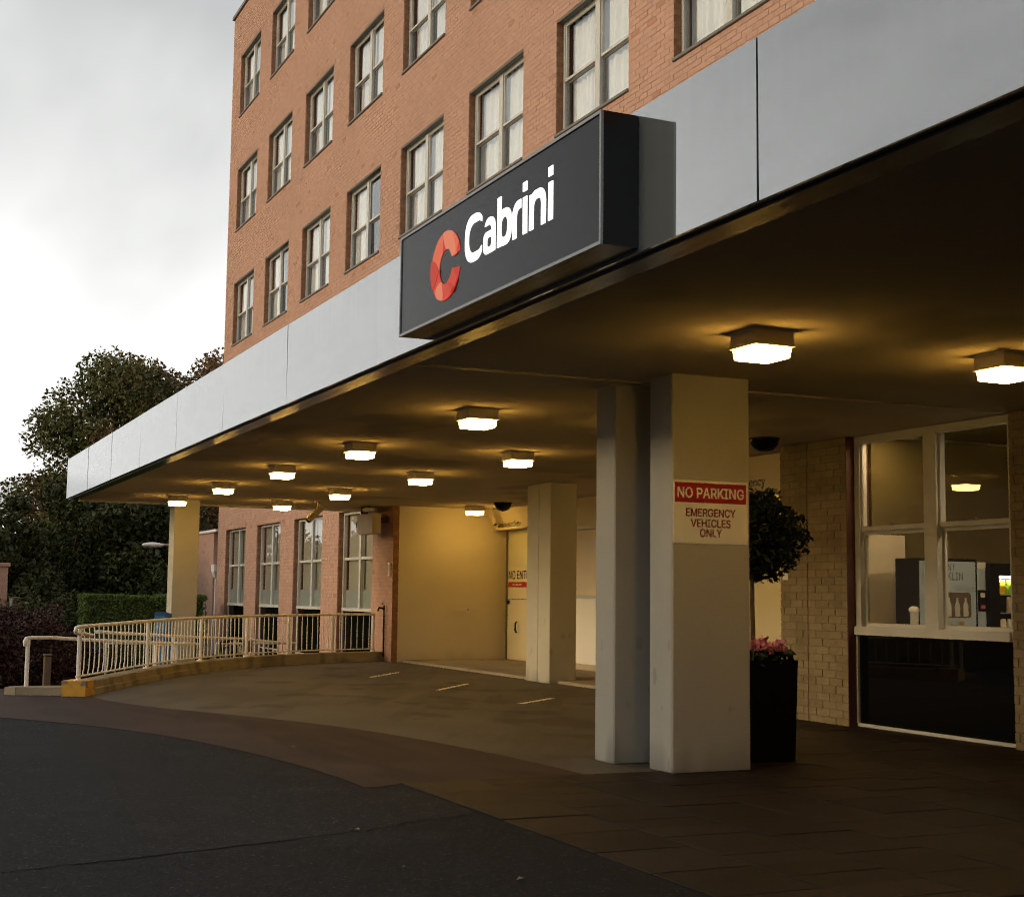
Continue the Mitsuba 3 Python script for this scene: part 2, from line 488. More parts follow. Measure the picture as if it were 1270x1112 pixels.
for kk_, pts_ in enumerate(([(7.53, -0.70), (7.70, -1.30), (7.80, -1.75), (8.0, -2.4), (8.12, -2.80), (8.32, -3.2), (8.5, -3.66)], [(7.53, -0.70), (7.1, 0.3), (6.6, 1.2)])):
    P2 = LineString(pts_).segmentize(0.12)
    c2 = np.array(P2.coords) + np.random.default_rng(kk_).normal(size=(len(P2.coords), 2)) * 0.012
    obj('road', 'seam', sheet(LineString(c2).buffer(0.0065 if kk_ != 1 else 0.004, cap_style='flat'), 0.0075), 'm_seam')

# paving slabs to the right of the asphalt
pv = 'pavement'
_used[pv] = 1
k = obj(None, 'pavement_x', sheet(sbox(-4, -13, 10.03, -3.68).union(sbox(10.0, -10.3, 12.2, -6.9)).union(sbox(10.0, -10.3, 14.1, -8.9)), -0.012), 'm_grout')
scene[pv] = scene.pop(k)
labels[pv] = {'label': 'brown stone paving beneath the near end of the canopy', 'kind': 'structure', 'category': 'pavement'}
cells = []
for j in range(11):
    y1 = -3.685 - 0.61 * j
    y0 = y1 - 0.61
    off = (0.0, 0.30, 0.13, 0.42)[j % 4]
    i = 0
    while True:
        x1 = 10.03 - 0.61 * i + (off if i else 0.0)
        x0 = 10.03 - 0.61 * (i + 1) + off
        i += 1
        if i == 1 and y0 < -6.8:
            x1 += 0.0
        if x1 < 2.0:
            break
        cells.append((x0, x1, y0, y1))
    if y0 < -6.9 and y0 > -10.4:
        for i in range(7 if y0 < -8.9 else 3):
            x0 = 10.03 + 0.61 * i
            cells.append((x0, x0 + 0.61, y0, y1))
cells.sort(key=lambda c: (c[0] - 0) ** 2 + (c[2]) ** 2)
rest = MB()
for n_, (x0, x1, y0, y1) in enumerate(cells):
    h = float(rng.uniform(0.006, 0.0095))
    tl = rng.uniform(-0.0012, 0.0012, 4)
    g, c = 0.005, 0.004
    a = [(x0 + g, y0 + g), (x1 - g, y0 + g), (x1 - g, y1 - g), (x0 + g, y1 - g)]
    b = [(x0 + g + c, y0 + g + c), (x1 - g - c, y0 + g + c), (x1 - g - c, y1 - g - c), (x0 + g + c, y1 - g - c)]
    v = [[x, y, -0.0115] for x, y in a] + [[x, y, h - c + t] for (x, y), t in zip(a, tl)] + [[x, y, h + t] for (x, y), t in zip(b, tl)]
    f = []
    for q in range(4):
        r = (q + 1) % 4
        f += [[q, r, r + 4], [q, r + 4, q + 4], [q + 4, r + 4, r + 8], [q + 4, r + 8, q + 8]]
    f += [[8, 9, 10], [8, 10, 11]]
    mb = MB().add(v, f)
    if n_ < 290:
        obj(pv, 'paver', mb, 'm_paver')
    else:
        rest.add(v, f)
if rest.n:
    stuff(pv, 'far_pavers', rest, 'm_paver')

for nm, (xa, ya), (xb, yb) in (('a', (22.69, -7.77), (23.96, -8.73)), ('b', (19.44, -7.69), (20.72, -8.70)), ('c', (16.75, -7.76), (17.54, -8.61))):
    d = np.array([xb - xa, yb - ya])
    d /= np.linalg.norm(d)
    nn = np.array([-d[1], d[0]]) * 0.04
    e = 0.02
    k = struct('marking', sheet(Polygon([(xa + nn[0], ya + nn[1]), (xa - nn[0], ya - nn[1]), (xb - nn[0], yb - nn[1]), (xb + nn[0], yb + nn[1])]), 0.008), 'm_line',
               {'a': 'white painted stroke on the driveway farthest from the camera', 'b': 'middle white painted stroke on the driveway', 'c': 'white painted stroke on the driveway nearest the paired columns'}[nm])
    labels[k]['category'] = 'road marking'

# ------------------------------------------------------------------ hospital building
B = thing('hospital_building', 'orange brick hospital block with rows of white framed windows above the canopy', 'building')
WX1, WS, WW = 42.48, 3.707, 2.426
ROWS = {'A': (15.94, 17.92), 'B': (12.33, 14.30), 'C': (8.78, 10.74)}
XC, ZP = 43.53, 19.45
XR = -15.0
XEND = 27.65
holes, uppers, lowers = [], [], []
for r, (z0, z1) in ROWS.items():
    for c in range(13):
        x1 = WX1 - WS * c
        if x1 - WW > XR + 0.5:
            holes.append((x1 - WW, x1, z0, z1))
            uppers.append((x1 - WW, x1, z0, z1, r, c))
for c in range(4):
    x1 = WX1 - WS * c
    lowers.append((x1 - WW, x1, -0.75, 3.22, 'D', c))
    holes.append((x1 - WW, x1, -0.75, 3.22))
outline = Polygon([(XR, 3.30), (XEND, 3.30), (XEND, -1.9), (XC, -1.9), (XC, ZP), (XR, ZP)])
core = outline
for (x0, x1, z0, z1) in holes:
    core = core.difference(sbox(x0, z0, x1, z1))
cm = extr(core, 0.24)
# (x, z) outline -> world, front face at YW-0.008
W = obj(B, 'wall', to(cm, [[1, 0, 0, 0], [0, 0, -1, YW - 0.006], [0, 1, 0, 0], [0, 0, 0, 1]]), 'm_core')
# bricks, one by one
bricks = []
nc = int((ZP - BZ0) / BH)
for c in range(nc):
    zb, zt = BZ0 + c * BH, BZ0 + c * BH + BH - 0.010
    zm = 0.5 * (zb + zt)
    xmin = XR if zm > 3.30 else XEND
    iv = [(xmin, XC)]
    for (x0, x1, z0, z1) in holes:
        if z0 - 0.02 < zm < z1 + 0.02:
            iv = [p for a, b in iv for p in ((a, min(b, x0)), (max(a, x1), b)) if p[1] - p[0] > 0.04]
    off = (c % 2) * 0.5
    for a, b in iv:
        k0, k1 = int(np.floor((BX0 - b) / BL + off)), int(np.ceil((BX0 - a) / BL + off))
        for kk in range(k0, k1 + 1):
            xb, xa = BX0 - (kk - off) * BL - 0.005, BX0 - (kk + 1 - off) * BL + 0.005
            xa, xb = max(xa, a), min(xb, b)
            if xb - xa > 0.03:
                bricks.append((xa, xb, zb, zt))
bricks = np.array(bricks)
proud = YW + rng.uniform(-0.0025, 0.0025, len(bricks))


def brick_mesh(bs, ys, back):
    n = len(bs)
    x0, x1, z0, z1 = bs.T
    v = np.empty((n, 8, 3))
    for i, (xx, zz) in enumerate(((x0, z0), (x1, z0), (x1, z1), (x0, z1))):
        v[:, i] = np.stack([xx, ys, zz], 1)
        v[:, i + 4] = np.stack([xx, np.full(n, back), zz], 1)
    f = np.array([[0, 2, 1], [0, 3, 2], [0, 1, 5], [0, 5, 4], [1, 2, 6], [1, 6, 5], [2, 3, 7], [2, 7, 6], [3, 0, 4], [3, 4, 7]])
    return v.reshape(-1, 3), (f[None] + 8 * np.arange(n)[:, None, None]).reshape(-1, 3)


cxz = np.array([(bricks[:, 0] + bricks[:, 1]) / 2, np.full(len(bricks), YW), (bricks[:, 2] + bricks[:, 3]) / 2]).T - CAM
dep = cxz @ np.array(FWD)
rt = np.cross(FWD, UP)
px = 635 + 1767.37 * (cxz @ rt) / np.maximum(dep, .1)
py = 556 - 1767.37 * (cxz @ np.array(UP)) / np.maximum(dep, .1)
inview = (dep > 1) & (px > 560) & (px < 960) & (py > 0) & (py < 120 - 0.62 * (px - 800) - 12)
score = np.where(inview, dep, 1e9)
near = np.zeros(len(bricks), bool)
near[np.argsort(score)[:150]] = True
near &= inview
for i in np.nonzero(near)[0]:
    obj(W, 'brick', brick_mesh(bricks[i:i + 1], proud[i:i + 1], YW - 0.03), 'm_brick')
stuff(W, 'brickwork', brick_mesh(bricks[~near], proud[~near], YW - 0.03), 'm_brick')
obj(B, 'side_wall', MB().box(XC - 0.24, XC, -40, YW - 0.25, -1.9, ZP).box(XR, XC, -40, -39.8, 3.3, ZP), 'm_core')
obj(B, 'roof', MB().box(XR, XC, -40, YW - 0.2, ZP - 0.3, ZP - 0.05), 'm_roof')
obj(B, 'parapet_cap', MB().box(XR, XC + 0.05, YW - 0.3, YW + 0.06, ZP, ZP + 0.10).box(XC - 0.3, XC + 0.05, -40, YW - 0.3, ZP, ZP + 0.10), 'm_alu_dark')
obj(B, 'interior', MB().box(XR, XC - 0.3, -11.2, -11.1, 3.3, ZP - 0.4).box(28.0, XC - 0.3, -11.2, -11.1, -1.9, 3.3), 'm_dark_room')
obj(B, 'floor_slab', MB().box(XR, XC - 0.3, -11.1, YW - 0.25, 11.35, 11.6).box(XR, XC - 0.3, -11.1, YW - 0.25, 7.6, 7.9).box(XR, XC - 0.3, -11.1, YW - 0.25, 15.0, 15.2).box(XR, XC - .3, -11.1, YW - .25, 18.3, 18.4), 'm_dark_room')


def curtain(x0, x1, z0, z1, y, seed, n=None):
    r = np.random.default_rng(seed)
    n = n or max(8, int((x1 - x0) * 40))
    t = np.linspace(0, 1, n)
    ph = r.uniform(0, 6)
    w = 0.030 * np.sin(t * (x1 - x0) * 34 + ph + 1.3 * np.sin(t * 7 + ph)) + 0.02 * np.sin(t * (x1 - x0) * 13 + 2 * ph)
    xs = x0 + (x1 - x0) * t
    v, f = [], []
    for i in range(n):
        v += [[xs[i], y + w[i] * 0.6, z1], [xs[i], y + w[i], z0]]
    for i in range(n - 1):
        a = 2 * i
        f += [[a, a + 1, a + 3], [a, a + 3, a + 2]]
    return MB().add(v, f)


def upper_window(x0, x1, z0, z1, seed, detail=True):
    r = np.random.default_rng(seed)
    w = obj(B, 'window', MB().box(x0, x1, YG - 0.06, YG + 0.02, z1 - 0.05, z1).box(x0, x1, YG - 0.06, YG + 0.02, z0, z0 + 0.06)
            .box(x0, x0 + 0.055, YG - 0.06, YG + 0.02, z0 + 0.06, z1 - 0.05).box(x1 - 0.055, x1, YG - 0.06, YG + 0.02, z0 + 0.06, z1 - 0.05)
            .box((x0 + x1) / 2 - 0.075, (x0 + x1) / 2 + 0.075, YG - 0.06, YG + 0.03, z0 + 0.06, z1 - 0.05), 'm_alu')
    zm = z0 + (z1 - z0) * 0.485
    xm = (x0 + x1) / 2
    for a, b in ((xm + 0.075, x1 - 0.055), (x0 + 0.055, xm - 0.075)):
        # upper sash (outer) and lower sash (inner)
        obj(w, 'sash', MB().box(a, b, YG - 0.025, YG + 0.005, z1 - 0.09, z1 - 0.05).box(a, b, YG - 0.03, YG + 0.01, zm - 0.012, zm + 0.03)
            .box(a, a + 0.035, YG - 0.025, YG + 0.005, zm + 0.03, z1 - 0.09).box(b - 0.035, b, YG - 0.025, YG + 0.005, zm + 0.03, z1 - 0.09), 'm_alu')
        obj(w, 'sash', MB().box(a, b, YG - 0.058, YG - 0.032, z0 + 0.06, z0 + 0.11).box(a, b, YG - 0.058, YG - 0.032, zm - 0.05, zm - 0.014)
            .box(a, a + 0.04, YG - 0.058, YG - 0.032, z0 + 0.11, zm - 0.05).box(b - 0.04, b, YG - 0.058, YG - 0.032, z0 + 0.11, zm - 0.05), 'm_alu_dark')
        t1, t2 = r.uniform(-0.0025, 0.0025, 2)
        obj(w, 'pane', MB().add([[a + .02, YG - .012 + t1, zm + .01], [b - .02, YG - .012 - t1, zm + .01], [b - .02, YG - .012 - t2, z1 - .06], [a + .02, YG - .012 + t2, z1 - .06]], [[0, 2, 1], [0, 3, 2]]), 'm_glass')
        t1, t2 = r.uniform(-0.0025, 0.0025, 2)
        obj(w, 'pane', MB().add([[a + .02, YG - .046 + t1, z0 + .08], [b - .02, YG - .046 - t1, z0 + .08], [b - .02, YG - .046 - t2, zm - .03], [a + .02, YG - .046 + t2, zm - .03]], [[0, 2, 1], [0, 3, 2]]), 'm_glass')
    # sheer curtains
    u = r.random()
    if u < 0.70:
        spans = [(x0 + 0.02, xm + 0.03), (xm - 0.03, x1 - 0.02)]
    elif u < 0.85:
        spans = [(x0 + 0.45 + 0.2 * r.random(), xm + 0.25), (xm + 0.2, x1 - 0.02)]
    else:
        spans = [(xm - 0.02, x1 - 0.02)]
    for i, (a, b) in enumerate(spans):
        obj(w, 'curtain', curtain(a, b, z0 + 0.02, z1 - 0.02, YG - 0.12 - 0.02 * i, seed + i), 'm_curtain', smooth=True)
    obj(w, 'sill', MB().cbox(x0 - 0.0, x1, YG + 0.022, YW + 0.035, z0 - 0.012, z0 + 0.035, 0.006), 'm_alu_dark')
    obj(w, 'head_flashing', MB().box(x0, x1, YG + 0.024, YW - 0.012, z1 - 0.03, z1 - 0.002), 'm_alu_dark')
    return w


for (x0, x1, z0, z1, r, c) in uppers:
    upper_window(x0, x1, z0, z1, ord(r) * 100 + c)


def lower_window(x0, x1, seed):
    z0, z1 = -0.75, 3.22
    zs, zm = 1.06, 2.16
    xm = (x0 + x1) / 2
    w = obj(B, 'window', MB().box(x0, x1, YG - 0.05, YG + 0.03, z1 - 0.06, z1).box(x0, x0 + 0.07, YG - 0.05, YG + 0.03, z0, z1 - 0.06).box(x1 - 0.07, x1, YG - 0.05, YG + 0.03, z0, z1 - 0.06)
            .box(xm - 0.06, xm + 0.06, YG - 0.05, YG + 0.03, zs, z1 - 0.06).box(x0 + 0.07, x1 - 0.07, YG - 0.05, YG + 0.06, zs - 0.07, zs), 'm_alu')
    obj(w, 'sash', MB().box(x0 + 0.07, xm - 0.06, YG - 0.04, YG + 0.012, zm - 0.03, zm + 0.03).box(xm + 0.06, x1 - 0.07, YG - 0.04, YG + 0.012, zm - 0.03, zm + 0.03), 'm_alu')
    for a, b in ((xm + 0.06, x1 - 0.07), (x0 + 0.07, xm - 0.06)):
        for c, d in ((zs, zm - 0.03), (zm + 0.03, z1 - 0.06)):
            obj(w, 'pane', MB().add([[a, YG, c], [b, YG, c], [b, YG, d], [a, YG, d]], [[0, 2, 1], [0, 3, 2]]), 'm_glass')
    obj(w, 'frosted_strip', MB().box(x0 + 0.07, x1 - 0.07, YG - 0.05, YG - 0.035, zs, zs + 0.40), 'm_frost')
    obj(w, 'blind', MB().box(x0 + 0.08, x1 - 0.08, YG - 0.11, YG - 0.10, 1.40, z1 - 0.05), 'm_blind')
    obj(w, 'lower_panel', MB().box(x0 + 0.07, x1 - 0.07, YG - 0.02, YG, z0, zs - 0.07), 'm_black_gloss')
    obj(w, 'panel_rail', MB().box(x0 + 0.07, x1 - 0.07, YG, YG + 0.02, -0.12, -0.09), 'm_alu')


for (x0, x1, z0, z1, r, c) in lowers:
    lower_window(x0, x1, c)

# ground floor walls under the canopy, all parts of the building
obj(B, 'rendered_wall', MB().box(XEND - 0.006, XEND + 0.25, -12.7, YW - 0.125, -0.1, 3.30).box(24.3, XEND, -12.75, -12.45, -0.1, 3.30), 'm_render', label='cream painted wall closing the far end of the driveway')
obj(B, 'back_wall', MB().box(13.0, 20.2, -12.75, -12.45, -0.1, 3.30), 'm_render')
# corner edge of brick pier
obj(B, 'pier_edge', MB().box(XEND - 0.012, XEND - 0.001, YW - 0.124, YW - 0.0, 0, SOF), 'm_core')
# ambulance bulkhead and door
A = obj(B, 'bulkhead', MB().cbox(24.3, XEND - 0.002, -12.44, -12.13, 2.74, SOF - 0.002, 0.008), 'm_render')
tx = to(meshkit.text_mesh('Ambulance Entry', 0.105, 0.004), np.diag([0.98, 1, 1, 1]))
obj(A, 'lettering', face_y(tx, 27.38, -12.128, 2.79), 'm_black')
D = obj(B, 'door', MB().box(26.35, 27.44, -12.445, -12.40, 0.06, 2.72), 'm_door', label='cream ambulance entry door with NO ENTRY lettering')
obj(D, 'glass', MB().box(26.40, 27.40, -12.40, -12.392, 1.98, 2.66), 'm_pane_reflection')
obj(D, 'frame', MB().box(27.44, 27.49, -12.445, -12.37, 0.05, 2.73).box(26.30, 26.35, -12.445, -12.37, 0.05, 2.73).box(26.35, 27.44, -12.40, -12.38, 1.30, 1.312), 'm_alu_dark')
obj(D, 'notice', face_y(meshkit.text_mesh('NO ENTRY', 0.17, 0.004), 27.41, -12.398, 1.72), 'm_black')
obj(D, 'red_strip', MB().box(26.40, 27.42, -12.40, -12.396, 1.55, 1.66), 'm_sign_red')
obj(D, 'strip_lettering', face_y(meshkit.text_mesh('AMBULANCE ONLY', 0.035, 0.002), 27.20, -12.395, 1.588), 'm_sign_white')
obj(D, 'lock', MB().cbox(27.33, 27.40, -12.40, -12.35, 1.20, 1.28, 0.008), 'm_black')
obj(D, 'handle', MB().tube([(26.9, -12.36, 0.62), (26.9, -12.33, 0.66), (26.9, -12.33, 0.80), (26.9, -12.36, 0.84)], 0.02, 8), 'm_black', smooth=40)
# reception counter window
C = obj(B, 'reception_window', MB().box(20.2, 24.3, -12.10, -11.98, 2.60, 2.68).box(20.2, 24.3, -12.10, -11.96, 1.34, 1.40).box(24.2, 24.3, -12.10, -11.98, 1.40, 2.60).box(22.2, 22.28, -12.10, -11.98, 1.40, 2.60).box(20.2, 20.3, -12.10, -11.98, 1.40, 2.60), 'm_alu')
obj(C, 'lower_panel', MB().box(20.2, 24.3, -12.12, -12.02, 0.16, 1.34), 'm_white')
obj(C, 'plinth', MB().box(20.2, 24.3, -12.12, -12.06, 0.05, 0.16), 'm_beige')
obj(C, 'blind', MB().box(20.3, 24.2, -12.14, -12.12, 1.40, 2.60), 'm_cream')
obj(C, 'pane', MB().add([[20.3, -12.05, 1.4], [24.2, -12.05, 1.4], [24.2, -12.05, 2.6], [20.3, -12.05, 2.6]], [[0, 2, 1], [0, 3, 2]]), 'm_glass')
obj(C, 'bulkhead', MB().box(20.2, 24.3, -12.2, -12.0, 2.68, 3.2), 'm_render')
obj(C, 'return', MB().box(24.3, 24.4, -12.45, -11.98, 0.05, 3.2).box(20.1, 20.2, -12.45, -11.98, 0.05, 3.2), 'm_render')
# emergency entry
E_ = obj(B, 'emergency_bulkhead', MB().cbox(14.1, 19.5, -10.55, -10.30, 2.70, SOF - 0.002, 0.008), 'm_render')
obj(E_, 'lettering', face_y(to(meshkit.text_mesh('Emergency', 0.105, 0.004), np.diag([1.12, 1, 1, 1])), 15.82, -10.299, 2.80), 'm_black')
G = obj(B, 'sliding_door', MB().box(14.2, 14.3, -12.2, -12.1, 0.05, 2.7).box(15.6, 15.68, -12.2, -12.1, 0.05, 2.7).box(17.1, 17.2, -12.2, -12.1, 0.05, 2.7).box(18.5, 18.58, -12.2, -12.1, 0.05, 2.7).box(19.4, 19.5, -12.2, -12.1, .05, 2.7).box(14.2, 19.5, -12.2, -12.1, 2.62, 2.7).box(14.2, 19.5, -12.2, -12.1, 2.1, 2.15), 'm_alu')
obj(G, 'pane', MB().add([[14.2, -12.15, 0.05], [19.5, -12.15, 0.05], [19.5, -12.15, 2.65], [14.2, -12.15, 2.65]], [[0, 2, 1], [0, 3, 2]]), 'm_glass')
obj(G, 'leaf', MB().box(17.25, 18.45, -12.30, -12.26, 0.06, 2.08).box(18.65, 19.35, -12.30, -12.26, .06, 2.08), 'm_door')

# brick wall beside the shop window, each brick a part
V = obj(B, 'ground_wall', MB().box(12.83, 14.08, YW - 0.30, YW - 0.010, -0.05, 3.20), 'm_cream_mortar', label='cream brick wall between the shop window and the emergency entrance')
V2 = obj(B, 'ground_wall', MB().box(8.2, 10.35, YW - 0.30, YW - 0.010, -0.05, 3.20), 'm_cream_mortar', label='cream brick pier at the right edge of the picture')
rest_b, rest_y = [], []
for c in range(22, 60):
    zb = BZ0 + c * BH
    zt = min(zb + BH - 0.010, 3.18)
    if zt - zb < 0.02 or zb < -0.03:
        continue
    for (lo, hi, ind) in ((12.83, 13.548, True), (13.56, 14.08, True), (8.2, 10.35, False)):
        off = (c % 2) * 0.5
        k0, k1 = int(np.floor((BX0 - hi) / BL + off)), int(np.ceil((BX0 - lo) / BL + off))
        for kk in range(k0, k1 + 1):
            xb, xa = BX0 - (kk - off) * BL - 0.005, BX0 - (kk + 1 - off) * BL + 0.005
            xa, xb = max(xa, lo), min(xb, hi)
            if xb - xa < 0.03:
                continue
            bb = np.array([[xa, xb, zb, zt]])
            yy = np.array([YW + rng.uniform(-0.004, 0.003)])
            if ind or xa > 9.9:
                obj(V if ind else V2, 'brick', brick_mesh(bb, yy, YW - 0.03), 'm_cream_brick')
            else:
                rest_b.append(bb[0])
                rest_y.append(yy[0])
stuff(V2, 'brickwork', brick_mesh(np.array(rest_b), np.array(rest_y), YW - 0.03), 'm_cream_brick')
obj(B, 'window_jamb', MB().box(12.815, 12.829, -10.2, YW + 0.004, 0.0, 3.18), 'm_dark_red', label='dark red jamb of the shop window')
obj(B, 'wall_notice', face_y(extr(sbox(0, 0, 0.10, 0.09), 0.008), 14.02, YW + 0.004, 1.60), 'm_white')

# shop window
S = obj(B, 'shop_window', MB().box(12.72, 12.81, -10.10, -10.0, 1.03, 3.18).box(11.47, 11.66, -10.11, -9.985, 1.09, 3.10).box(10.40, 10.47, -10.10, -10.0, 1.03, 3.18)
        .box(10.47, 12.72, -10.10, -10.0, 3.10, 3.18).box(10.47, 12.81, -10.10, -9.97, 1.00, 1.09), 'm_alu')
for a, b in ((11.66, 12.72), (10.44, 11.47)):
    obj(S, 'sash', MB().box(a, b, -10.06, -10.02, 2.13, 2.18).box(a, a + 0.025, -10.06, -10.02, 2.18, 3.10).box(b - 0.025, b, -10.06, -10.02, 2.18, 3.10), 'm_alu')
    obj(S, 'sash', MB().box(a, b, -10.095, -10.063, 2.09, 2.13).box(a, b, -10.095, -10.063, 1.09, 1.13).box(a, a + 0.03, -10.095, -10.063, 1.13, 2.09).box(b - 0.03, b, -10.095, -10.063, 1.13, 2.09), 'm_alu')
    obj(S, 'latch', MB().cbox((a + b) / 2 - 0.03, (a + b) / 2 + 0.03, -10.03, -10.0, 2.18, 2.205, 0.005), 'm_alu_dark')
    t = 0.0015
    obj(S, 'pane', MB().add([[a, -10.04 + t, 2.18], [b, -10.04 - t, 2.18], [b, -10.04 - t, 3.1], [a, -10.04 + t, 3.1]], [[0, 2, 1], [0, 3, 2]]), 'm_glass')
    obj(S, 'pane', MB().add([[a, -10.08, 1.13], [b, -10.08, 1.13], [b, -10.08, 2.1], [a, -10.08, 2.1]], [[0, 2, 1], [0, 3, 2]]), 'm_glass')
obj(S, 'lower_panel', MB().box(10.47, 12.80, -10.10, -10.03, 0.045, 0.995), 'm_black_gloss', label='glossy black panel under the shop window')
obj(S, 'bottom_strip', MB().cbox(10.40, 12.81, -10.10, -10.0, 0.006, 0.043, 0.006), 'm_alu')
obj(S, 'side_strip', MB().box(12.79, 12.813, -10.10, -10.0, 0.045, 1.0), 'm_alu')
# room behind it
obj(B, 'shop_room', MB().box(12.77, 12.9, -16, -10.205, 0, 3.3).box(3.5, 12.77, -16.1, -16.0, 0, 3.3).box(3.4, 3.5, -16, -10.12, 0, 3.3).box(3.4, 12.77, -16, -10.205, 3.19, 3.3), 'm_olive')
obj(B, 'shop_floor', MB().box(3.4, 12.76, -16, -10.12, -0.1, 0.0), 'm_floor')
obj(B, 'shop_front_wall', MB().box(3.4, 8.2, -10.2, -10.1, 0, 3.2), 'm_olive')

# unseen block behind the camera, placed to keep skylight off camera-facing surfaces
obj(B, 'unseen_rear_block', MB().box(-30, -15, -40, 3.0, -0.5, ZP), 'm_core')
# low wing beyond the corner
obj(B, 'low_wing', MB().box(44.15, 46.6, -16, YW - 0.02, -2.2, 3.22).box(43.53, 44.15, -16, YW - 0.55, -2.2, 3.15), 'm_brick')
obj(B, 'low_wing_coping', MB().box(43.6, 46.65, -16, YW + 0.05, 3.22, 3.30), 'm_white')

P_ = thing('downpipe', 'white downpipe with a rainwater head on the corner of the brick building', 'downpipe')
obj(P_, 'rainwater_head', MB().mesh(to(trimesh.creation.cone(0.22, -0.5) if False else trimesh.convex.convex_hull(np.array([[-.2, -.14, .42], [.2, -.14, .42], [.2, .14, .42], [-.2, .14, .42], [-.2, -.14, .2], [.2, -.14, .2], [.2, .14, .2], [-.2, .14, .2], [-.09, -.07, 0], [.09, -.07, 0], [.09, .07, 0], [-.09, .07, 0]])), [[1, 0, 0, 43.85], [0, 1, 0, -9.98], [0, 0, 1, 1.80], [0, 0, 0, 1]])), 'm_white')
obj(P_, 'pipe', MB().box(43.79, 43.91, -10.03, -9.93, -2.0, 1.80), 'm_white')

# ------------------------------------------------------------------ canopy
K = thing('entrance_canopy', 'wide flat entrance canopy with a glossy grey fascia along the front of the hospital', 'canopy')
XA, XB = -15.0, 29.42
sof = MB().box(XA, 10.37, -9.905, -3.86, SOF, 3.45).box(10.41, XB, -9.905, -3.86, SOF - 0.004, 3.45)
sof.box(12.6, XEND + 0.3, -12.8, -9.905, SOF, 3.3).box(XA, 12.6, -10.3, -9.905, SOF + 0.002, 3.3)
obj(K, 'soffit', sof, 'm_soffit')
obj(K, 'expansion_joint', MB().box(10.375, 10.405, -9.9, -3.87, SOF - 0.016, SOF + 0.05), 'm_beige')
obj(K, 'roof_deck', MB().box(XA, XB, -9.89, -3.72, 3.5, 3.9), 'm_roof')
PW, PX0 = 2.657, 5.337
for n_ in range(-7, 10):
    a, b = PX0 + PW * n_ + 0.006, min(PX0 + PW * (n_ + 1) - 0.006, 29.46)
    if n_ == 9:
        b = 29.46
    if b - a < 0.05:
        continue
    tl = rng.uniform(-0.0035, 0.0035, 4)
    v = [[a, YF + tl[0], SOF + .006], [b, YF + tl[1], SOF + .006], [b, YF + tl[2], FT], [a, YF + tl[3], FT]]
    v += [[p[0], YF - 0.05, p[2]] for p in v]
    obj(K, 'fascia_panel', MB().add(v, np.array([[0, 2, 1], [0, 3, 2], [4, 5, 6], [4, 6, 7], [0, 1, 5], [0, 5, 4], [1, 2, 6], [1, 6, 5], [2, 3, 7], [2, 7, 6], [3, 0, 4], [3, 4, 7]])), 'm_fascia')
obj(K, 'end_panel', MB().box(29.43, 29.48, -9.85, YF - 0.06, SOF, FT), 'm_fascia')
obj(K, 'backing', MB().box(XA, 29.42, -3.72, -3.70, SOF + 0.01, FT - 0.01), 'm_gap')
obj(K, 'edge_trim', MB().box(XA, 29.42, -3.86, YF - 0.055, SOF - 0.012, SOF + 0.004), 'm_trim')
obj(K, 'drip_lip', MB().box(29.36, 29.43, -9.85, -3.88, SOF - 0.05, SOF + 0.02), 'm_lamp_body')

# ------------------------------------------------------------------ lit sign on the fascia
Q = thing('building_sign', 'long dark lit sign box with white lettering and red ring emblem on the fascia', 'sign')
sx0, sx1, sz0, sz1, sy = 6.44, 9.505, 3.212, 3.930, -3.42
obj(Q, 'cabinet', MB().box(sx0, sx1, YF + 0.004, sy - 0.012, sz0, sz1), 'm_sign_black')
obj(Q, 'face', MB().box(sx0 + 0.016, sx1 - 0.016, sy - 0.010, sy - 0.003, sz0 + 0.017, sz1 - 0.017), 'm_sign_face')
obj(Q, 'frame', MB().box(sx0, sx1, sy - 0.010, sy + 0.006, sz1 - 0.016, sz1 + 0.002).box(sx0, sx1, sy - 0.010, sy + 0.006, sz0 - 0.002, sz0 + 0.016)
    .box(sx0 - 0.002, sx0 + 0.016, sy - 0.010, sy + 0.0055, sz0 + 0.016, sz1 - 0.016).box(sx1 - 0.016, sx1 + 0.002, sy - 0.010, sy + 0.0055, sz0 + 0.016, sz1 - 0.016), 'm_sign_frame')


def lit(parent, name, mesh, col, label=None):
    k = obj(parent, name, mesh, 'm_lit', label=label)
    scene[k]['emitter'] = {'type': 'area', 'radiance': rgb(col)}
    return k


def plate(poly, d=0.006, y=sy - 0.003):
    # poly given in (X, z) with X decreasing to the right
    m = extr(affinity.scale(poly, -1, 1, origin=(0, 0)), d)
    return face_y(m, 0, y, 0)


def stroke(pts, w, cap='flat'):
    return LineString(pts).buffer(w / 2, cap_style=cap, join_style='round', quad_segs=10)


def arc(cx, cz, rx, rz, a0, a1, n=28):
    a = np.radians(np.linspace(a0, a1, n))
    return [(cx + rx * math.cos(t), cz + rz * math.sin(t)) for t in a]


zb_, xh, cap_ = 3.482, 3.703, 3.784     # baseline, x-height, cap height
st = 0.056
u = lambda x: x                          # X decreases to the right


def rr(x0, x1, z0, z1, r):
    return sbox(min(x0, x1) + r, z0 + r, max(x0, x1) - r, z1 - r).buffer(r, quad_segs=8)


letters = []
# C: squarish ring opened to the right
ring = rr(8.297, 8.0, zb_ - .004, cap_, 0.12).difference(rr(8.297 - st, 8.0 + 0.0, zb_ - .004 + 0.058, cap_ - 0.058, 0.085))
ring = ring.difference(sbox(7.98, zb_ + 0.075, 8.062, cap_ - 0.075)).difference(sbox(7.98, zb_ - .02, 8.028, cap_ + .02))
letters.append(ring)
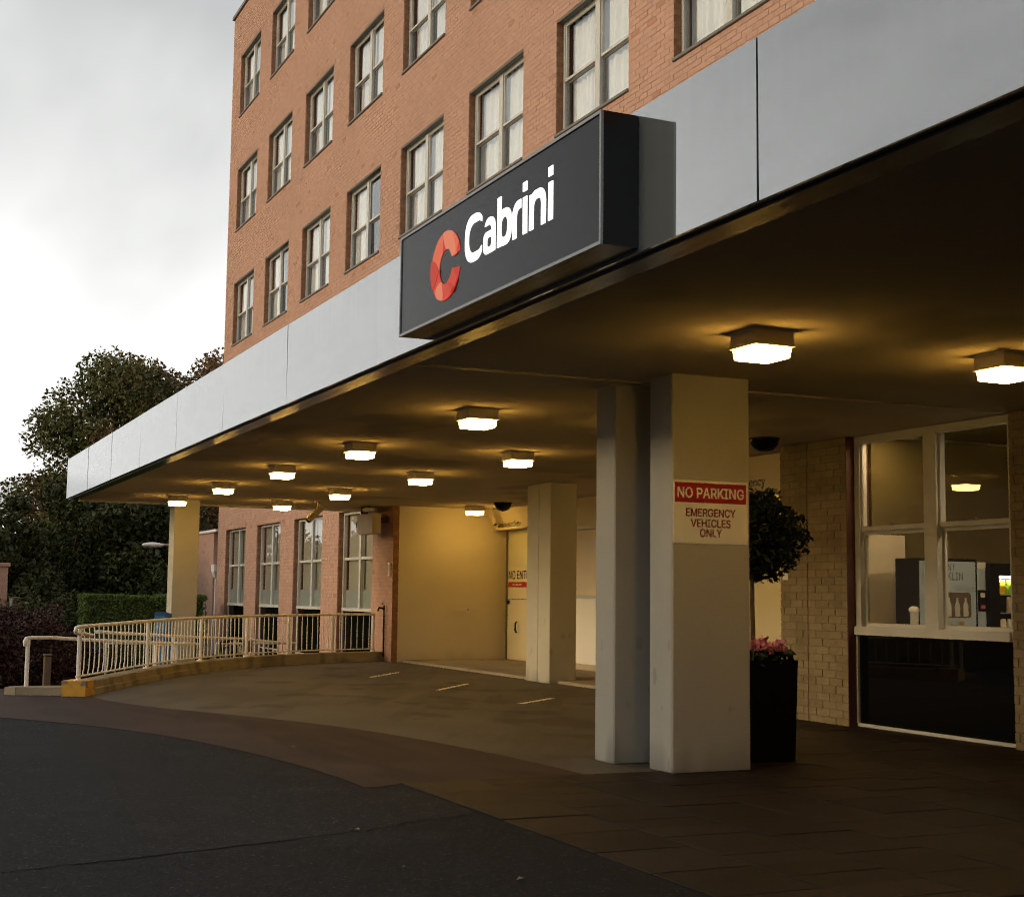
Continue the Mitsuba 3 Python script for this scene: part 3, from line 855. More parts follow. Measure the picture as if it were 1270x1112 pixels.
# a
aa = rr(8.000, 7.818, zb_ - .003, zb_ + 0.138, 0.05).difference(rr(8.000 - st, 7.818 + st, zb_ + 0.038, zb_ + 0.098, 0.02))
top = rr(7.985, 7.818, zb_, xh + .002, 0.075).difference(rr(8.05, 7.818 + st, zb_ - 0.05, xh - 0.044, 0.04)).difference(sbox(7.9, zb_ - .1, 8.1, zb_ + 0.150))
letters.append(union_all([aa, top, sbox(7.818, zb_ - 0.001, 7.818 + st, xh - 0.06)]))
# b
bb_ = rr(7.786, 7.582, zb_ - .003, xh + .002, 0.078).difference(rr(7.786 - st, 7.582 + st, zb_ + 0.048, xh - 0.05, 0.04))
letters.append(union_all([bb_, sbox(7.786 - st, zb_, 7.786, cap_ + 0.008)]))
# r
rstem = sbox(7.563 - st, zb_, 7.563, xh - 0.05)
rarm = rr(7.563, 7.36, zb_, xh + .002, 0.085).difference(rr(7.563 - st, 7.30, zb_ - .1, xh - 0.052, 0.04)).intersection(sbox(7.445, xh - 0.11, 7.563, xh + .01))
letters.append(union_all([rstem, rarm]))
# i
letters.append(union_all([sbox(7.417 - st, zb_, 7.417, xh), sbox(7.418 - st, 3.737, 7.418, 3.792)]))
# n
nn_ = rr(7.328, 7.112, zb_ - 0.15, xh + .002, 0.085).difference(rr(7.328 - st, 7.112 + st, zb_ - .2, xh - 0.052, 0.04)).difference(sbox(7, zb_ - .3, 7.5, zb_))
letters.append(union_all([nn_, sbox(7.328 - st, zb_, 7.328, xh - .01)]))
# i
letters.append(union_all([sbox(7.076 - st, zb_, 7.076, xh), sbox(7.077 - st, 3.737, 7.077, 3.792)]))
for L in letters:
    lit(Q, 'letter', plate(L), (0.19, 0.19, 0.178))
# emblem
ecx, ecz, er, eri = 8.632, 3.551, 0.238, 0.118
E0 = Point(0, 0).buffer(1, quad_segs=40)


def ell(cx, cz, rx, rz, rot=0):
    return affinity.translate(affinity.rotate(affinity.scale(E0, rx, rz), rot, origin=(0, 0)), cx, cz)


mouth = Polygon([(ecx - 0.02, ecz), (8.30, 3.610), (8.2, 3.600), (8.2, 3.49), (8.30, 3.486)])
emb = ell(ecx, ecz, 0.258, er - .006).difference(ell(ecx - 0.012, ecz - 0.008, 0.126, 0.116)).difference(Polygon([(8.52, 3.585), (8.34, 3.607), (8.2, 3.62), (8.2, 3.47), (8.34, 3.492), (8.52, 3.512)]))
facets = [((0.66, 0.04, 0.025), emb)]
cols = [(0.85, 0.20, 0.11), (0.74, 0.085, 0.05), (0.90, 0.30, 0.18), (0.66, 0.055, 0.035)]
petals = [(ell(8.80, 3.60, 0.085, 0.20, 28), 0), (ell(8.56, 3.70, 0.075, 0.17, -40), 2), (ell(8.78, 3.46, 0.075, 0.19, -32), 1), (ell(8.62, 3.37, 0.17, 0.075, 10), 1), (ell(8.46, 3.68, 0.06, 0.14, 30), 0), (ell(8.50, 3.43, 0.06, 0.15, -35), 1)]
for pg, ci in petals:
    q = pg.intersection(emb)
    if q.area > 1e-4:
        facets.append((cols[ci], q))
for a in range(len(petals)):
    for b in range(a):
        q = petals[a][0].intersection(petals[b][0]).intersection(emb)
        if q.area > 4e-4:
            facets.append((cols[2] if (a + b) % 2 else cols[3], q))
for i, (c, q) in enumerate(facets):
    lit(Q, 'emblem_facet' if i else 'emblem', plate(q, 0.004 + 0.0012 * i), [0.115 * v_ ** 1.25 for v_ in c])

# ------------------------------------------------------------------ columns
def column(x0, x1, y0, y1, label, z0=0.0, c=0.012, base=True):
    k = thing('column', label, 'column')
    obj(k, 'shaft', MB().cbox(x0, x1, y0, y1, z0, SOF + 0.01, c), 'm_column')
    obj(k, 'top_joint', MB().box(x0 - 0.004, x1 + 0.004, y0 - 0.004, y1 + 0.004, SOF - 0.012, SOF - 0.006), 'm_lamp_body')
    return k


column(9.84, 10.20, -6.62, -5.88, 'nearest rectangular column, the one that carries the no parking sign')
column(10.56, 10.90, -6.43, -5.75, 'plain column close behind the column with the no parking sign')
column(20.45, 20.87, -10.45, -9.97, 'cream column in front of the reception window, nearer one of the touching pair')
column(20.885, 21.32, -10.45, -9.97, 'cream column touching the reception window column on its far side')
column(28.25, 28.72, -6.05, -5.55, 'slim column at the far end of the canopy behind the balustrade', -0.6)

# ------------------------------------------------------------------ ceiling lights
def lamp(x, y, label, s=0.154, power=1.0):
    k = thing('ceiling_light', label, 'ceiling light', 'square lights on the canopy soffit')
    zt = SOF - 0.001
    obj(k, 'base_plate', MB().box(x - s * 1.12, x + s * 1.12, y - s * 1.12, y + s * 1.12, zt - 0.012, zt), 'm_lamp_body')
    t0, t1, h = s * 0.99, s, 0.10
    v = [[x + a * t0, y + b * t0, zt - 0.012] for a, b in ((-1, -1), (1, -1), (1, 1), (-1, 1))] + [[x + a * t1, y + b * t1, zt - h] for a, b in ((-1, -1), (1, -1), (1, 1), (-1, 1))]
    obj(k, 'housing', MB().add(v, [[0, 1, 5], [0, 5, 4], [1, 2, 6], [1, 6, 5], [2, 3, 7], [2, 7, 6], [3, 0, 4], [3, 4, 7], [4, 5, 6], [4, 6, 7]]), 'm_lamp_body')
    obj(k, 'rim', MB().box(x - s * 1.06, x + s * 1.06, y - s * 1.06, y + s * 1.06, zt - h - 0.012, zt - h), 'm_lamp_body')
    pts = []
    for a, b in ((-1, -1), (1, -1), (1, 1), (-1, 1)):
        pts += [[x + a * s * 0.93, y + b * s * 0.93, zt - h - 0.012], [x + a * s * 0.88, y + b * s * 0.88, zt - h - 0.080], [x + a * s * 0.80, y + b * s * 0.80, zt - h - 0.090]]
    hull = trimesh.convex.convex_hull(np.array(pts))
    f = obj(k, 'diffuser', hull, 'm_sign_white')
    scene[f]['emitter'] = {'type': 'area', 'radiance': rgb([v_ * power for v_ in LAMP])}


OX = [8.02, 12.69, 16.29, 19.78, 23.42, 27.2]
ordn = ['first', 'second', 'third', 'fourth', 'fifth', 'sixth']
for i, x in enumerate(OX):
    lamp(x, -5.50 if i == 0 else -5.39, f'{ordn[i]} square light from the camera in the soffit row nearer the fascia', power=(0.95, 0.9, 1, 1, 1, 1)[i])
for i, x in enumerate([7.94, 12.66, 16.29, 19.75, 23.66, 27.4]):
    lamp(x, -7.58 if i == 0 else -7.48, f'{ordn[i]} square light from the camera in the soffit row farther from the fascia', power=(0.95, 0.9, 1, 1, 1, 1)[i])
lamp(26.69, -11.3, 'square light beside the ambulance door in front of the cream wall')
lamp(17.6, -11.5, 'square light over the emergency entrance behind the potted tree')

# ------------------------------------------------------------------ no parking sign
n = thing('parking_sign', 'white and red NO PARKING sign fixed to the nearest column', 'sign')
fx = 9.838
obj(n, 'plate', MB().cbox(fx - 0.006, fx - 0.0, -6.595, -5.885, 1.815, 2.325, 0.002), 'm_sign_white')
obj(n, 'red_panel', MB().box(fx - 0.008, fx - 0.006, -6.578, -5.90, 2.145, 2.305), 'm_sign_red')


def cent(text, h, y, z, m, x, sx=1.0, bold=True):
    t = to(meshkit.text_mesh(text, h, 0.002, bold), np.diag([sx, 1, 1, 1]))
    w = t.bounds[:, 0].mean()
    obj(n, 'lettering', face_x(t, x, y + w, z), m)


cent('NO PARKING', 0.080, -6.239, 2.185, 'm_sign_white', fx - 0.008, 0.92)
cent('EMERGENCY', 0.062, -6.239, 2.035, 'm_maroon', fx - 0.006, 0.90)
cent('VEHICLES', 0.062, -6.239, 1.950, 'm_maroon', fx - 0.006, 0.90)
cent('ONLY', 0.062, -6.239, 1.872, 'm_maroon', fx - 0.006, 0.90)

# ------------------------------------------------------------------ potted tree
PXc, PYc = 10.52, -7.10
p = thing('planter', 'tall black tapered planter standing beside the nearest column', 'planter')


def frustum(x, y, z0, z1, a, b):
    v = [[x + s * a, y + t * a, z0] for s, t in ((-1, -1), (1, -1), (1, 1), (-1, 1))] + [[x + s * b, y + t * b, z1] for s, t in ((-1, -1), (1, -1), (1, 1), (-1, 1))]
    return v


PYp = -7.05
v = frustum(PXc, PYp, 0.01, 0.86, 0.285, 0.305) + frustum(PXc, PYp, 0.86, 0.80, 0.285, 0.28)
q = []
for i in range(4):
    j = (i + 1) % 4
    q += [[i, j, j + 4], [i, j + 4, i + 4], [i + 4, j + 4, j + 8], [i + 4, j + 8, i + 8], [i + 8, j + 8, j + 12], [i + 8, j + 12, i + 12]]
q += [[0, 2, 1], [0, 3, 2]]
obj(p, 'pot', MB().add(v, q), 'm_pot')
obj(p, 'soil', MB().box(PXc - 0.279, PXc + 0.279, PYp - 0.279, PYp + 0.279, 0.78, 0.802), 'm_soil')


def leaves(cent, size, rg, fold=0.25, aspect=2.2, up=0.3):
    """rhombic two-triangle leaves at the points cent"""
    n = len(cent)
    d = rg.normal(size=(n, 3))
    d[:, 2] *= 0.8
    d /= np.linalg.norm(d, axis=1, keepdims=True)
    e = rg.normal(size=(n, 3))
    e -= d * (e * d).sum(1, keepdims=True)
    e /= np.linalg.norm(e, axis=1, keepdims=True)
    nn = np.cross(d, e)
    L = size * rg.uniform(0.6, 1.25, (n, 1))
    w = L / aspect
    v = np.stack([cent - d * L / 2, cent + e * w / 2 + nn * w * fold, cent + d * L / 2, cent - e * w / 2 + nn * w * fold], 1)
    f = (np.array([[0, 1, 2], [0, 2, 3]])[None] + 4 * np.arange(n)[:, None, None]).reshape(-1, 3)
    return v.reshape(-1, 3), f


bt = thing('bay_tree', 'clipped dark bay tree on a bare stem growing in the black planter', 'potted tree')
obj(bt, 'trunk', MB().tube([(PXc, PYc, 0.79), (PXc + 0.015, PYc - 0.012, 1.1), (PXc - 0.01, PYc + 0.01, 1.35), (PXc, PYc, 1.75)], [0.024, 0.022, 0.02, 0.015], 8), 'm_stem', smooth=True)
rg = np.random.default_rng(21)
d = rg.normal(size=(4300, 3))
d /= np.linalg.norm(d, axis=1, keepdims=True)
rad = rg.uniform(0.35, 1.0, len(d)) ** 0.6
lump = 0.74 + 0.48 * meshkit.noise(d * 3.4 + 5) + 0.10 * (rg.random(len(d)) > 0.93)
c = np.array([PXc, PYc, 1.93]) + d * np.array([0.45, 0.45, 0.395]) * (rad * lump)[:, None]
obj(bt, 'crown', leaves(c, 0.085, rg), 'm_bay')
tw = MB()
for i in range(26):
    dd = d[i] * np.array([0.40, 0.40, 0.36])
    tw.tube([(PXc, PYc, 1.6 + 0.01 * i), np.array([PXc, PYc, 1.93]) + dd * 0.6, np.array([PXc, PYc, 1.93]) + dd], [0.008, 0.006, 0.003], 5)
obj(bt, 'branches', tw, 'm_bark')
fl_lab = ['pink cyclamen at the front left of the black planter', 'pink cyclamen at the front right corner of the black planter', 'magenta cyclamen at the back right of the black planter', 'magenta cyclamen at the back left of the black planter', 'pale pink cyclamen close to the stem of the bay tree']
for i, (dx, dy) in enumerate(((-0.18, 0.14), (-0.18, -0.14), (0.14, -0.18), (0.14, 0.14), (-0.14, -0.01))):
    k = thing('cyclamen', fl_lab[i], 'flowering plant')
    rg = np.random.default_rng(50 + i)
    base = np.array([PXc + dx, PYc + dy, 0.80])
    th = rg.uniform(0, 2 * np.pi, 34)
    rr_ = 0.13 * np.sqrt(rg.random(34))
    lc = base + np.stack([rr_ * np.cos(th), rr_ * np.sin(th), 0.03 + 0.10 * rg.random(34)], 1)
    obj(k, 'foliage', leaves(lc, 0.10, rg, aspect=1.2), 'm_bay')
    fm = MB()
    sm = MB()
    for j in range(9):
        t = rg.uniform(0, 2 * np.pi)
        r = 0.11 * math.sqrt(rg.random())
        h = rg.uniform(0.13, 0.21)
        c0 = base + np.array([r * math.cos(t), r * math.sin(t), h])
        sm.tube([base + np.array([r * .4 * math.cos(t), r * .4 * math.sin(t), 0.02]), c0], 0.003, 4)
        fc = c0 + rg.normal(size=(9, 3)) * 0.018
        vv, ff = leaves(fc, 0.055, rg, aspect=1.4)
        fm.add(vv, ff)
    obj(k, 'stems', sm, 'm_bay')
    obj(k, 'blooms', fm, 'm_petal2' if i in (2, 3) else 'm_petal')

# ------------------------------------------------------------------ vending machines in the shop
vm = thing('vending_machine', 'pale blue drinks vending machine with a bottle picture, seen through the shop window', 'vending machine')
VX = 12.0
obj(vm, 'cabinet', MB().box(VX, 12.38, -10.99, -10.20, 0.02, 1.83), 'm_black')
obj(vm, 'front', MB().box(VX - 0.02, VX - 0.001, -10.95, -10.20, 0.04, 1.80), 'm_pale_blue')
obj(vm, 'lettering', face_x(to(meshkit.text_mesh('MOUNT', 0.07, 0.002), np.diag([.8, 1, 1, 1])), VX - 0.021, -10.38, 1.70), 'm_grey_text')
obj(vm, 'lettering', face_x(to(meshkit.text_mesh('FRANKLIN', 0.085, 0.002), np.diag([.8, 1, 1, 1])), VX - 0.021, -10.31, 1.60), 'm_grey_text')
obj(vm, 'gold_mark', leaves(np.array([[VX - 0.024, -10.88, 1.53], [VX - 0.024, -10.90, 1.52], [VX - .024, -10.87, 1.51]]), 0.06, np.random.default_rng(3)), 'm_gold')
obj(vm, 'display_window', face_x(extr(rr(0.05, 0.66, 0, 0.27, 0.04), 0.004), VX - 0.02, -10.22, 1.20), 'm_wood')
for i in range(5):
    m = lathe([(0, 0), (0.034, 0), (0.036, 0.10), (0.030, 0.135), (0.013, 0.165), (0.013, 0.20), (0, 0.20)], 12)
    obj(vm, 'bottle', to(m, [[0.2, 0, 0, VX - 0.030], [0, 1, 0, -10.34 - 0.115 * i], [0, 0, 1, 1.215], [0, 0, 0, 1]]), 'm_bottle', smooth=True)
for i in range(4):
    for j in range(2):
        obj(vm, 'button', MB().cbox(VX - 0.032, VX - 0.02, -10.42 - 0.12 * i, -10.35 - 0.12 * i, 1.125 - 0.06 * j, 1.165 - 0.06 * j, 0.004), 'm_gold' if (i + j) % 2 else 'm_bottle')
v2 = thing('payment_machine', 'narrow payment panel with a white top between the two vending machines', 'payment machine')
obj(v2, 'cabinet', MB().box(VX + 0.01, 12.38, -11.115, -11.0, 0.02, 1.80), 'm_pale_blue')
obj(v2, 'top_label', MB().box(VX, VX + 0.009, -11.11, -11.005, 1.73, 1.80), 'm_white')
obj(v2, 'keypad', MB().box(VX, VX + 0.009, -11.11, -11.005, 1.27, 1.50), 'm_black')
obj(v2, 'button', MB().cbox(VX - 0.008, VX, -11.09, -11.03, 1.42, 1.47, 0.003), 'm_packB')
obj(v2, 'button', MB().cbox(VX - 0.008, VX, -11.10, -11.03, 1.30, 1.34, 0.003), 'm_packA')
v3 = thing('snack_machine', 'black snack machine with lit shelves at the right side of the shop window', 'snack machine')
obj(v3, 'cabinet', MB().box(VX + 0.08, 12.38, -12.1, -11.12, 0.02, 1.79).box(VX - 0.06, VX + 0.08, -12.1, -11.12, 1.66, 1.79).box(VX - 0.06, VX + 0.08, -11.25, -11.12, 0.02, 1.66).box(VX - 0.06, VX + .08, -12.1, -11.25, 0.02, 0.95), 'm_black')
for j, z in enumerate((1.02, 1.26, 1.46)):
    obj(v3, 'shelf', MB().box(VX - 0.05, VX + 0.078, -12.08, -11.252, z - 0.012, z), 'm_steel')
rg = np.random.default_rng(5)
for j, z in enumerate((1.02, 1.26, 1.46)):
    for i in range(4):
        y = -11.315 - 0.125 * i
        h = 0.155 if j == 2 else 0.17
        w = 0.05
        pk = trimesh.convex.convex_hull(np.array([[-.012, -w, 0], [.012, -w, 0], [.012, w, 0], [-.012, w, 0], [-.028, -w * .8, h * .5], [.02, -w * .8, h * .5], [-.028, w * .8, h * .5], [.02, w * .8, h * .5], [-.004, -w, h], [.004, -w, h], [-.004, w, h], [.004, w, h]]))
        k = obj(v3, 'packet', to(pk, [[1, 0, 0, VX - 0.015], [0, 1, 0, y], [0, 0, 1, z + 0.001], [0, 0, 0, 1]]), (('m_packY', 'm_packG')[i % 2] if j == 2 else ('m_packA', 'm_black', 'm_packB', 'm_bottle')[int(rg.integers(4))]))
k = obj(v3, 'light_strip', MB().box(VX - 0.055, VX - 0.045, -12.06, -11.26, 1.632, 1.652), 'm_sign_white')
scene[k]['emitter'] = {'type': 'area', 'radiance': rgb((13.0, 12.4, 8.0))}
pb = thing('wall_board', 'tall cream board standing inside the shop at the left of the vending machines', 'board')
obj(pb, 'panel', MB().box(12.72, 12.76, -10.62, -10.12, 0.01, 2.10), 'm_cream')
sd = thing('sauce_dispenser', 'small clear dispenser with a white cap on the shop window ledge', 'dispenser')
dm = lathe([(0, 0), (0.045, 0), (0.045, 0.16), (0, 0.16)], 16)
obj(sd, 'body', to(dm, [[1, 0, 0, 12.05], [0, 1, 0, -10.17], [0, 0, 1, 1.10], [0, 0, 0, 1]]), 'm_bottle', smooth=40)
obj(sd, 'cap', to(lathe([(0.0, 0), (0.056, 0), (0.056, 0.03), (0.035, 0.055), (0, 0.06)], 16), [[1, 0, 0, 12.05], [0, 1, 0, -10.17], [0, 0, 1, 1.26], [0, 0, 0, 1]]), 'm_white', smooth=40)
sh = thing('ledge', 'plain ledge running inside the shop window', 'shelf')
obj(sh, 'board', MB().box(10.45, 12.70, -10.24, -10.115, 1.06, 1.095), 'm_beige')

il = thing('unseen_shop_light', 'unseen ceiling light inside the shop, placed to light the cream board', 'ceiling light')  # lamp out of view above the window head, lights the cream board
obj(il, 'housing', MB().box(11.95, 12.55, -10.345, -10.155, 3.176, 3.188), 'm_white')
k = obj(il, 'tube', MB().box(12.0, 12.5, -10.335, -10.165, 3.163, 3.175), 'm_sign_white')
scene[k]['emitter'] = {'type': 'area', 'radiance': rgb((4.5, 3.1, 1.5))}

il = thing('unseen_shop_light', 'second unseen ceiling light inside the shop, placed to light the vending machine fronts', 'ceiling light')  # lamp out of view past the pier, lights the machine fronts
obj(il, 'housing', MB().box(8.9, 9.9, -11.1, -10.8, 3.13, 3.185), 'm_white')
k = obj(il, 'tube', MB().box(8.95, 9.85, -11.05, -10.85, 3.10, 3.128), 'm_sign_white')
scene[k]['emitter'] = {'type': 'area', 'radiance': rgb((13, 9.6, 5.4))}

# ------------------------------------------------------------------ cameras, boxes
def dome(x, y, label, r=0.16):
    k = thing('dome_camera', label, 'security camera')
    obj(k, 'collar', to(lathe([(0, 0), (r * 1.05, 0), (r * 1.05, -0.025), (0, -0.025)][::-1], 24), [[1, 0, 0, x], [0, 1, 0, y], [0, 0, 1, SOF - 0.001], [0, 0, 0, 1]]), 'm_black', smooth=40)
    a = np.linspace(0, np.pi / 2, 9)
    obj(k, 'bubble', to(lathe([(r * math.sin(t), -r * math.cos(t) * 0.85) for t in a], 24), [[1, 0, 0, x], [0, 1, 0, y], [0, 0, 1, SOF - 0.026], [0, 0, 0, 1]]), 'm_black_gloss', smooth=True)


dome(13.4, -9.21, 'black dome camera on the soffit above the potted tree', 0.165)
dome(25.42, -11.36, 'black dome camera on the soffit beside the ambulance door', 0.17)


def bullet(x, y, z, d, label, L=0.30, r=0.045):
    k = thing('bullet_camera', label, 'security camera')
    d = np.array(d, float)
    d /= np.linalg.norm(d)
    p0 = np.array([x, y, z])
    obj(k, 'bracket', MB().tube([(x, y, SOF), (x, y, z + 0.02)], 0.018, 8).box(x - 0.05, x + 0.05, y - 0.05, y + 0.05, SOF - 0.02, SOF - 0.001), 'm_beige')
    obj(k, 'body', MB().tube([p0 - d * L * 0.35, p0 + d * L * 0.65], r, 12), 'm_beige', smooth=40)
    obj(k, 'hood', MB().tube([p0 - d * L * 0.30 + [0, 0, 0.012], p0 + d * L * 0.78 + [0, 0, 0.012]], r * 1.12, 12), 'm_beige', smooth=40)
    obj(k, 'lens', MB().tube([p0 + d * L * 0.785, p0 + d * L * 0.80], r * 0.8, 12), 'm_black')


bullet(27.2, -8.15, 2.98, (-0.1, 0.8, -0.75), 'beige bullet camera hanging at the far edge of the soffit', 0.36, 0.06)
bullet(27.15, -11.9, 2.98, (-0.6, -0.1, -0.8), 'small bullet camera hanging above the ambulance door bulkhead', 0.24, 0.04)
bx = thing('utility_box', 'beige metal utility box hanging in front of the nearest ground floor window', 'utility box')
obj(bx, 'case', MB().cbox(27.62, 28.55, -9.62, -9.42, 2.60, 3.02, 0.012), 'm_beige')
obj(bx, 'left_panel', MB().cbox(28.56, 28.62, -9.62, -9.42, 2.61, 3.01, 0.006), 'm_white')
obj(bx, 'port', MB().box(28.56, 28.60, -9.418, -9.41, 2.75, 2.88).box(28.622, 28.626, -9.56, -9.48, 2.76, 2.88), 'm_black')
obj(bx, 'bracket', MB().box(27.9, 28.3, -9.86, -9.62, 2.85, 2.95).box(28.35, 28.47, -9.58, -9.46, 3.02, 3.18), 'm_dark_red')
fl = thing('floodlight', 'small white floodlight above the utility box under the canopy edge', 'light fitting')
obj(fl, 'head', MB().cbox(27.95, 28.30, -9.60, -9.44, 3.07, 3.15, 0.015), 'm_white')
obj(fl, 'stem', MB().box(28.1, 28.15, -9.54, -9.50, 3.15, 3.185), 'm_black')
it = thing('wall_plate', 'white intercom plate mounted low on the cream wall', 'intercom')
obj(it, 'plate', MB().cbox(XEND - 0.02, XEND - 0.001, -11.52, -11.20, 1.03, 1.12, 0.004), 'm_render')
obj(it, 'socket', MB().cbox(XEND - 0.035, XEND - 0.02, -11.60, -11.53, 1.02, 1.13, 0.004), 'm_white')
obj(it, 'button', MB().cbox(XEND - 0.042, XEND - 0.035, -11.58, -11.55, 1.06, 1.09, 0.003), 'm_black')
tu = thing('wall_tube', 'thin white tube light upright on the brick pier', 'wall light')
obj(tu, 'body', MB().cbox(27.72, 27.80, YW + 0.004, YW + 0.05, 1.75, 2.02, 0.01), 'm_white')
obj(tu, 'slot', MB().box(27.745, 27.775, YW + 0.05, YW + 0.053, 1.79, 1.98), 'm_beige')
tp = thing('standpipe', 'dark water tap and riser pipe on the brick pier', 'tap')
obj(tp, 'riser', MB().tube([(27.98, YW + 0.05, 0.1), (27.98, YW + 0.05, 1.15)], 0.018, 8), 'm_black', smooth=40)
obj(tp, 'tap', MB().tube([(27.98, YW + 0.05, 1.08), (27.98, YW + 0.16, 1.10), (27.98, YW + 0.18, 1.03)], 0.022, 8).tube([(27.94, YW + 0.09, 1.18), (28.02, YW + 0.09, 1.18)], 0.015, 6), 'm_black', smooth=40)

# ------------------------------------------------------------------ kerb wall, balustrade, ramp rails
kw = thing('kerb_wall', 'low curved concrete kerb wall under the white balustrade', 'wall')


def offset(c, d):
    t = np.gradient(c, axis=0)
    t /= np.linalg.norm(t, axis=1, keepdims=True)
    return c + np.stack([-t[:, 1], t[:, 0]], 1) * d


KO = offset(KERB, 0.30)     # outer side (away from the driveway)
if KO[10, 1] < KERB[10, 1]:
    KO = offset(KERB, -0.30)
nK = len(KERB)
h0 = np.linspace(0.19, 0.20, nK)
prof = []
for i in range(nK):
    a, b = KERB[i], KO[i]
    dn = (b - a) / np.linalg.norm(b - a)
    prof.append([[*a, -0.02], [*a, h0[i] * 0.42], [*(a + dn * 0.03), h0[i] * 0.46], [*(a + dn * 0.035), h0[i] - 0.012], [*(a + dn * 0.05), h0[i]], [*(b - dn * 0.015), h0[i]], [*b, h0[i] - 0.015], [*b, -0.9]])
prof = np.array(prof)
m_ = prof.shape[1]
pf = []
for i in range(nK - 1):
    for j in range(m_ - 1):
        a, b, c, d = i * m_ + j, i * m_ + j + 1, (i + 1) * m_ + j + 1, (i + 1) * m_ + j
        pf += [[a, c, b], [a, d, c]]
obj(kw, 'wall', trimesh.Trimesh(prof.reshape(-1, 3), pf, process=False), 'm_kerb')
s0 = 2
e0 = np.vstack([KERB[0], KERB[s0]])
a0, b0 = KERB[0], KO[0]
t0 = (KERB[2] - KERB[0]) / np.linalg.norm(KERB[2] - KERB[0])
o0 = (b0 - a0) / np.linalg.norm(b0 - a0)
blk = [a0 - o0 * 0.01 - t0 * 0.03, a0 - o0 * 0.01 + t0 * 0.36, b0 + o0 * 0.01 + t0 * 0.36, b0 + o0 * 0.01 - t0 * 0.03]
obj(kw, 'yellow_end', MB().add([[*q_, -0.01] for q_ in blk] + [[*q_, 0.205] for q_ in blk], BOXF), 'm_yellow', label='yellow painted end block of the kerb wall')

CEN = (KERB + KO) / 2
bal = thing('balustrade', 'curved white metal balustrade with upright bars on the kerb wall', 'balustrade')
tt = np.r_[0, np.cumsum(np.linalg.norm(np.diff(CEN, axis=0), axis=1))]
at = lambda s: np.array([np.interp(s, tt, CEN[:, 0]), np.interp(s, tt, CEN[:, 1])])
LB = tt[-1]
zr = lambda s: 0.905 + 0.055 * s / LB
sp = np.linspace(0.08, LB - 0.12, 40)
top_pts = [[*at(s), zr(s)] for s in sp]
p0 = np.array(top_pts[0])
tdir = np.array([*((at(0.3) - at(0.0)) / 0.3), 0])
loop = [p0 + tdir * 0.55 + [0, 0, -0.125], p0 + tdir * 0.25 + [0, 0, -0.10], p0 - tdir * 0.05 + [0, 0, -0.09], p0 - tdir * 0.13 + [0, 0, -0.055], p0 - tdir * 0.10 + [0, 0, -0.012]]
obj(bal, 'top_rail', MB().tube(top_pts, 0.025, 8), 'm_rail', smooth=40)
obj(bal, 'end_loop', MB().tube(loop + [p0], 0.024, 8), 'm_rail', smooth=60)
obj(bal, 'bottom_rail', MB().tube([[*at(s), 0.255] for s in np.linspace(0.05, LB - 0.1, 40)], 0.014, 6), 'm_rail', smooth=40)
cw = np.column_stack([CEN, np.full(nK, 0.5)]) - CAM
cpx = 635 + 1767.37 * (cw @ np.cross(FWD, UP)) / (cw @ np.array(FWD))
posts = [0.14] + [float(np.interp(q_, cpx, tt)) for q_ in (183, 249, 306, 358, 412)] + [LB - 0.16]
for s in posts:
    obj(bal, 'post', MB().tube([[*at(s), 0.195], [*at(s), zr(s) - 0.02]], 0.030, 8).tube([[*at(s), 0.19], [*at(s), 0.215]], 0.06, 8), 'm_rail', smooth=40)
sb, bars_at = 0.30, []
while sb < LB - 0.15:
    bars_at.append(sb)
    sb += 0.21 if sb < 3.3 else 0.15
for s in bars_at:
    if min(abs(s - q_) for q_ in posts) < 0.045:
        continue
    q_ = at(s)
    nrm = (np.interp(s, tt, KO[:, 0]) - np.interp(s, tt, KERB[:, 0]), np.interp(s, tt, KO[:, 1]) - np.interp(s, tt, KERB[:, 1]))
    nrm = np.array(nrm) / np.linalg.norm(nrm)
    bow = -0.018 if s < 2.2 else 0
    obj(bal, 'bar', MB().tube([[*(q_ + nrm * bow * math.sin(math.pi * w_ ** 0.7)), 0.255 + (zr(s) - 0.275) * w_] for w_ in ((0, .15, .3, .45, .6, .8, 1.0) if bow else (0, 1.0))], 0.0085, 5), 'm_rail')

ramp = struct('ramp', MB().add([[20.2, -2.75, 0.01], [20.2, -1.95, 0.01], [29.5, -7.9, -0.35], [28.6, -9.0, -0.35], [20.2, -2.75, -0.9], [20.2, -1.95, -0.9], [29.5, -7.9, -1.2], [28.6, -9.0, -1.2]],
                                [[0, 2, 1], [0, 3, 2], [1, 2, 6], [1, 6, 5], [0, 4, 7], [0, 7, 3]]), 'm_footpath', 'concrete ramp going down behind the balustrade')
lk = thing('low_kerb', 'low pale concrete kerb at the foot of the ramp left of the yellow block', 'kerb')
obj(lk, 'block', MB().add([[19.95, -1.93, -0.05], [19.62, -2.66, -0.05], [19.95, -2.85, -0.05], [20.25, -2.08, -0.05], [19.95, -1.93, 0.105], [19.62, -2.66, 0.115], [19.95, -2.85, 0.115], [20.25, -2.08, 0.105]], BOXF[:, ::-1]), 'm_kerb')
obj(lk, 'end_cap', MB().add([[20.05, -1.80, -0.05], [19.95, -1.925, -0.05], [20.25, -2.075, -0.05], [20.3, -1.9, -0.05], [20.05, -1.80, 0.10], [19.95, -1.925, 0.108], [20.25, -2.075, 0.108], [20.3, -1.9, 0.10]], BOXF), 'm_footpath')


def handrail(pts, posts, label, r=0.026):
    k = thing('handrail', label, 'handrail')
    obj(k, 'rail', MB().tube(pts, r, 8), 'm_rail', smooth=60)
    for (x, y, z0, z1) in posts:
        obj(k, 'post', MB().tube([(x, y, z0), (x, y, z1)], 0.028, 8), 'm_white', smooth=40)
    return k


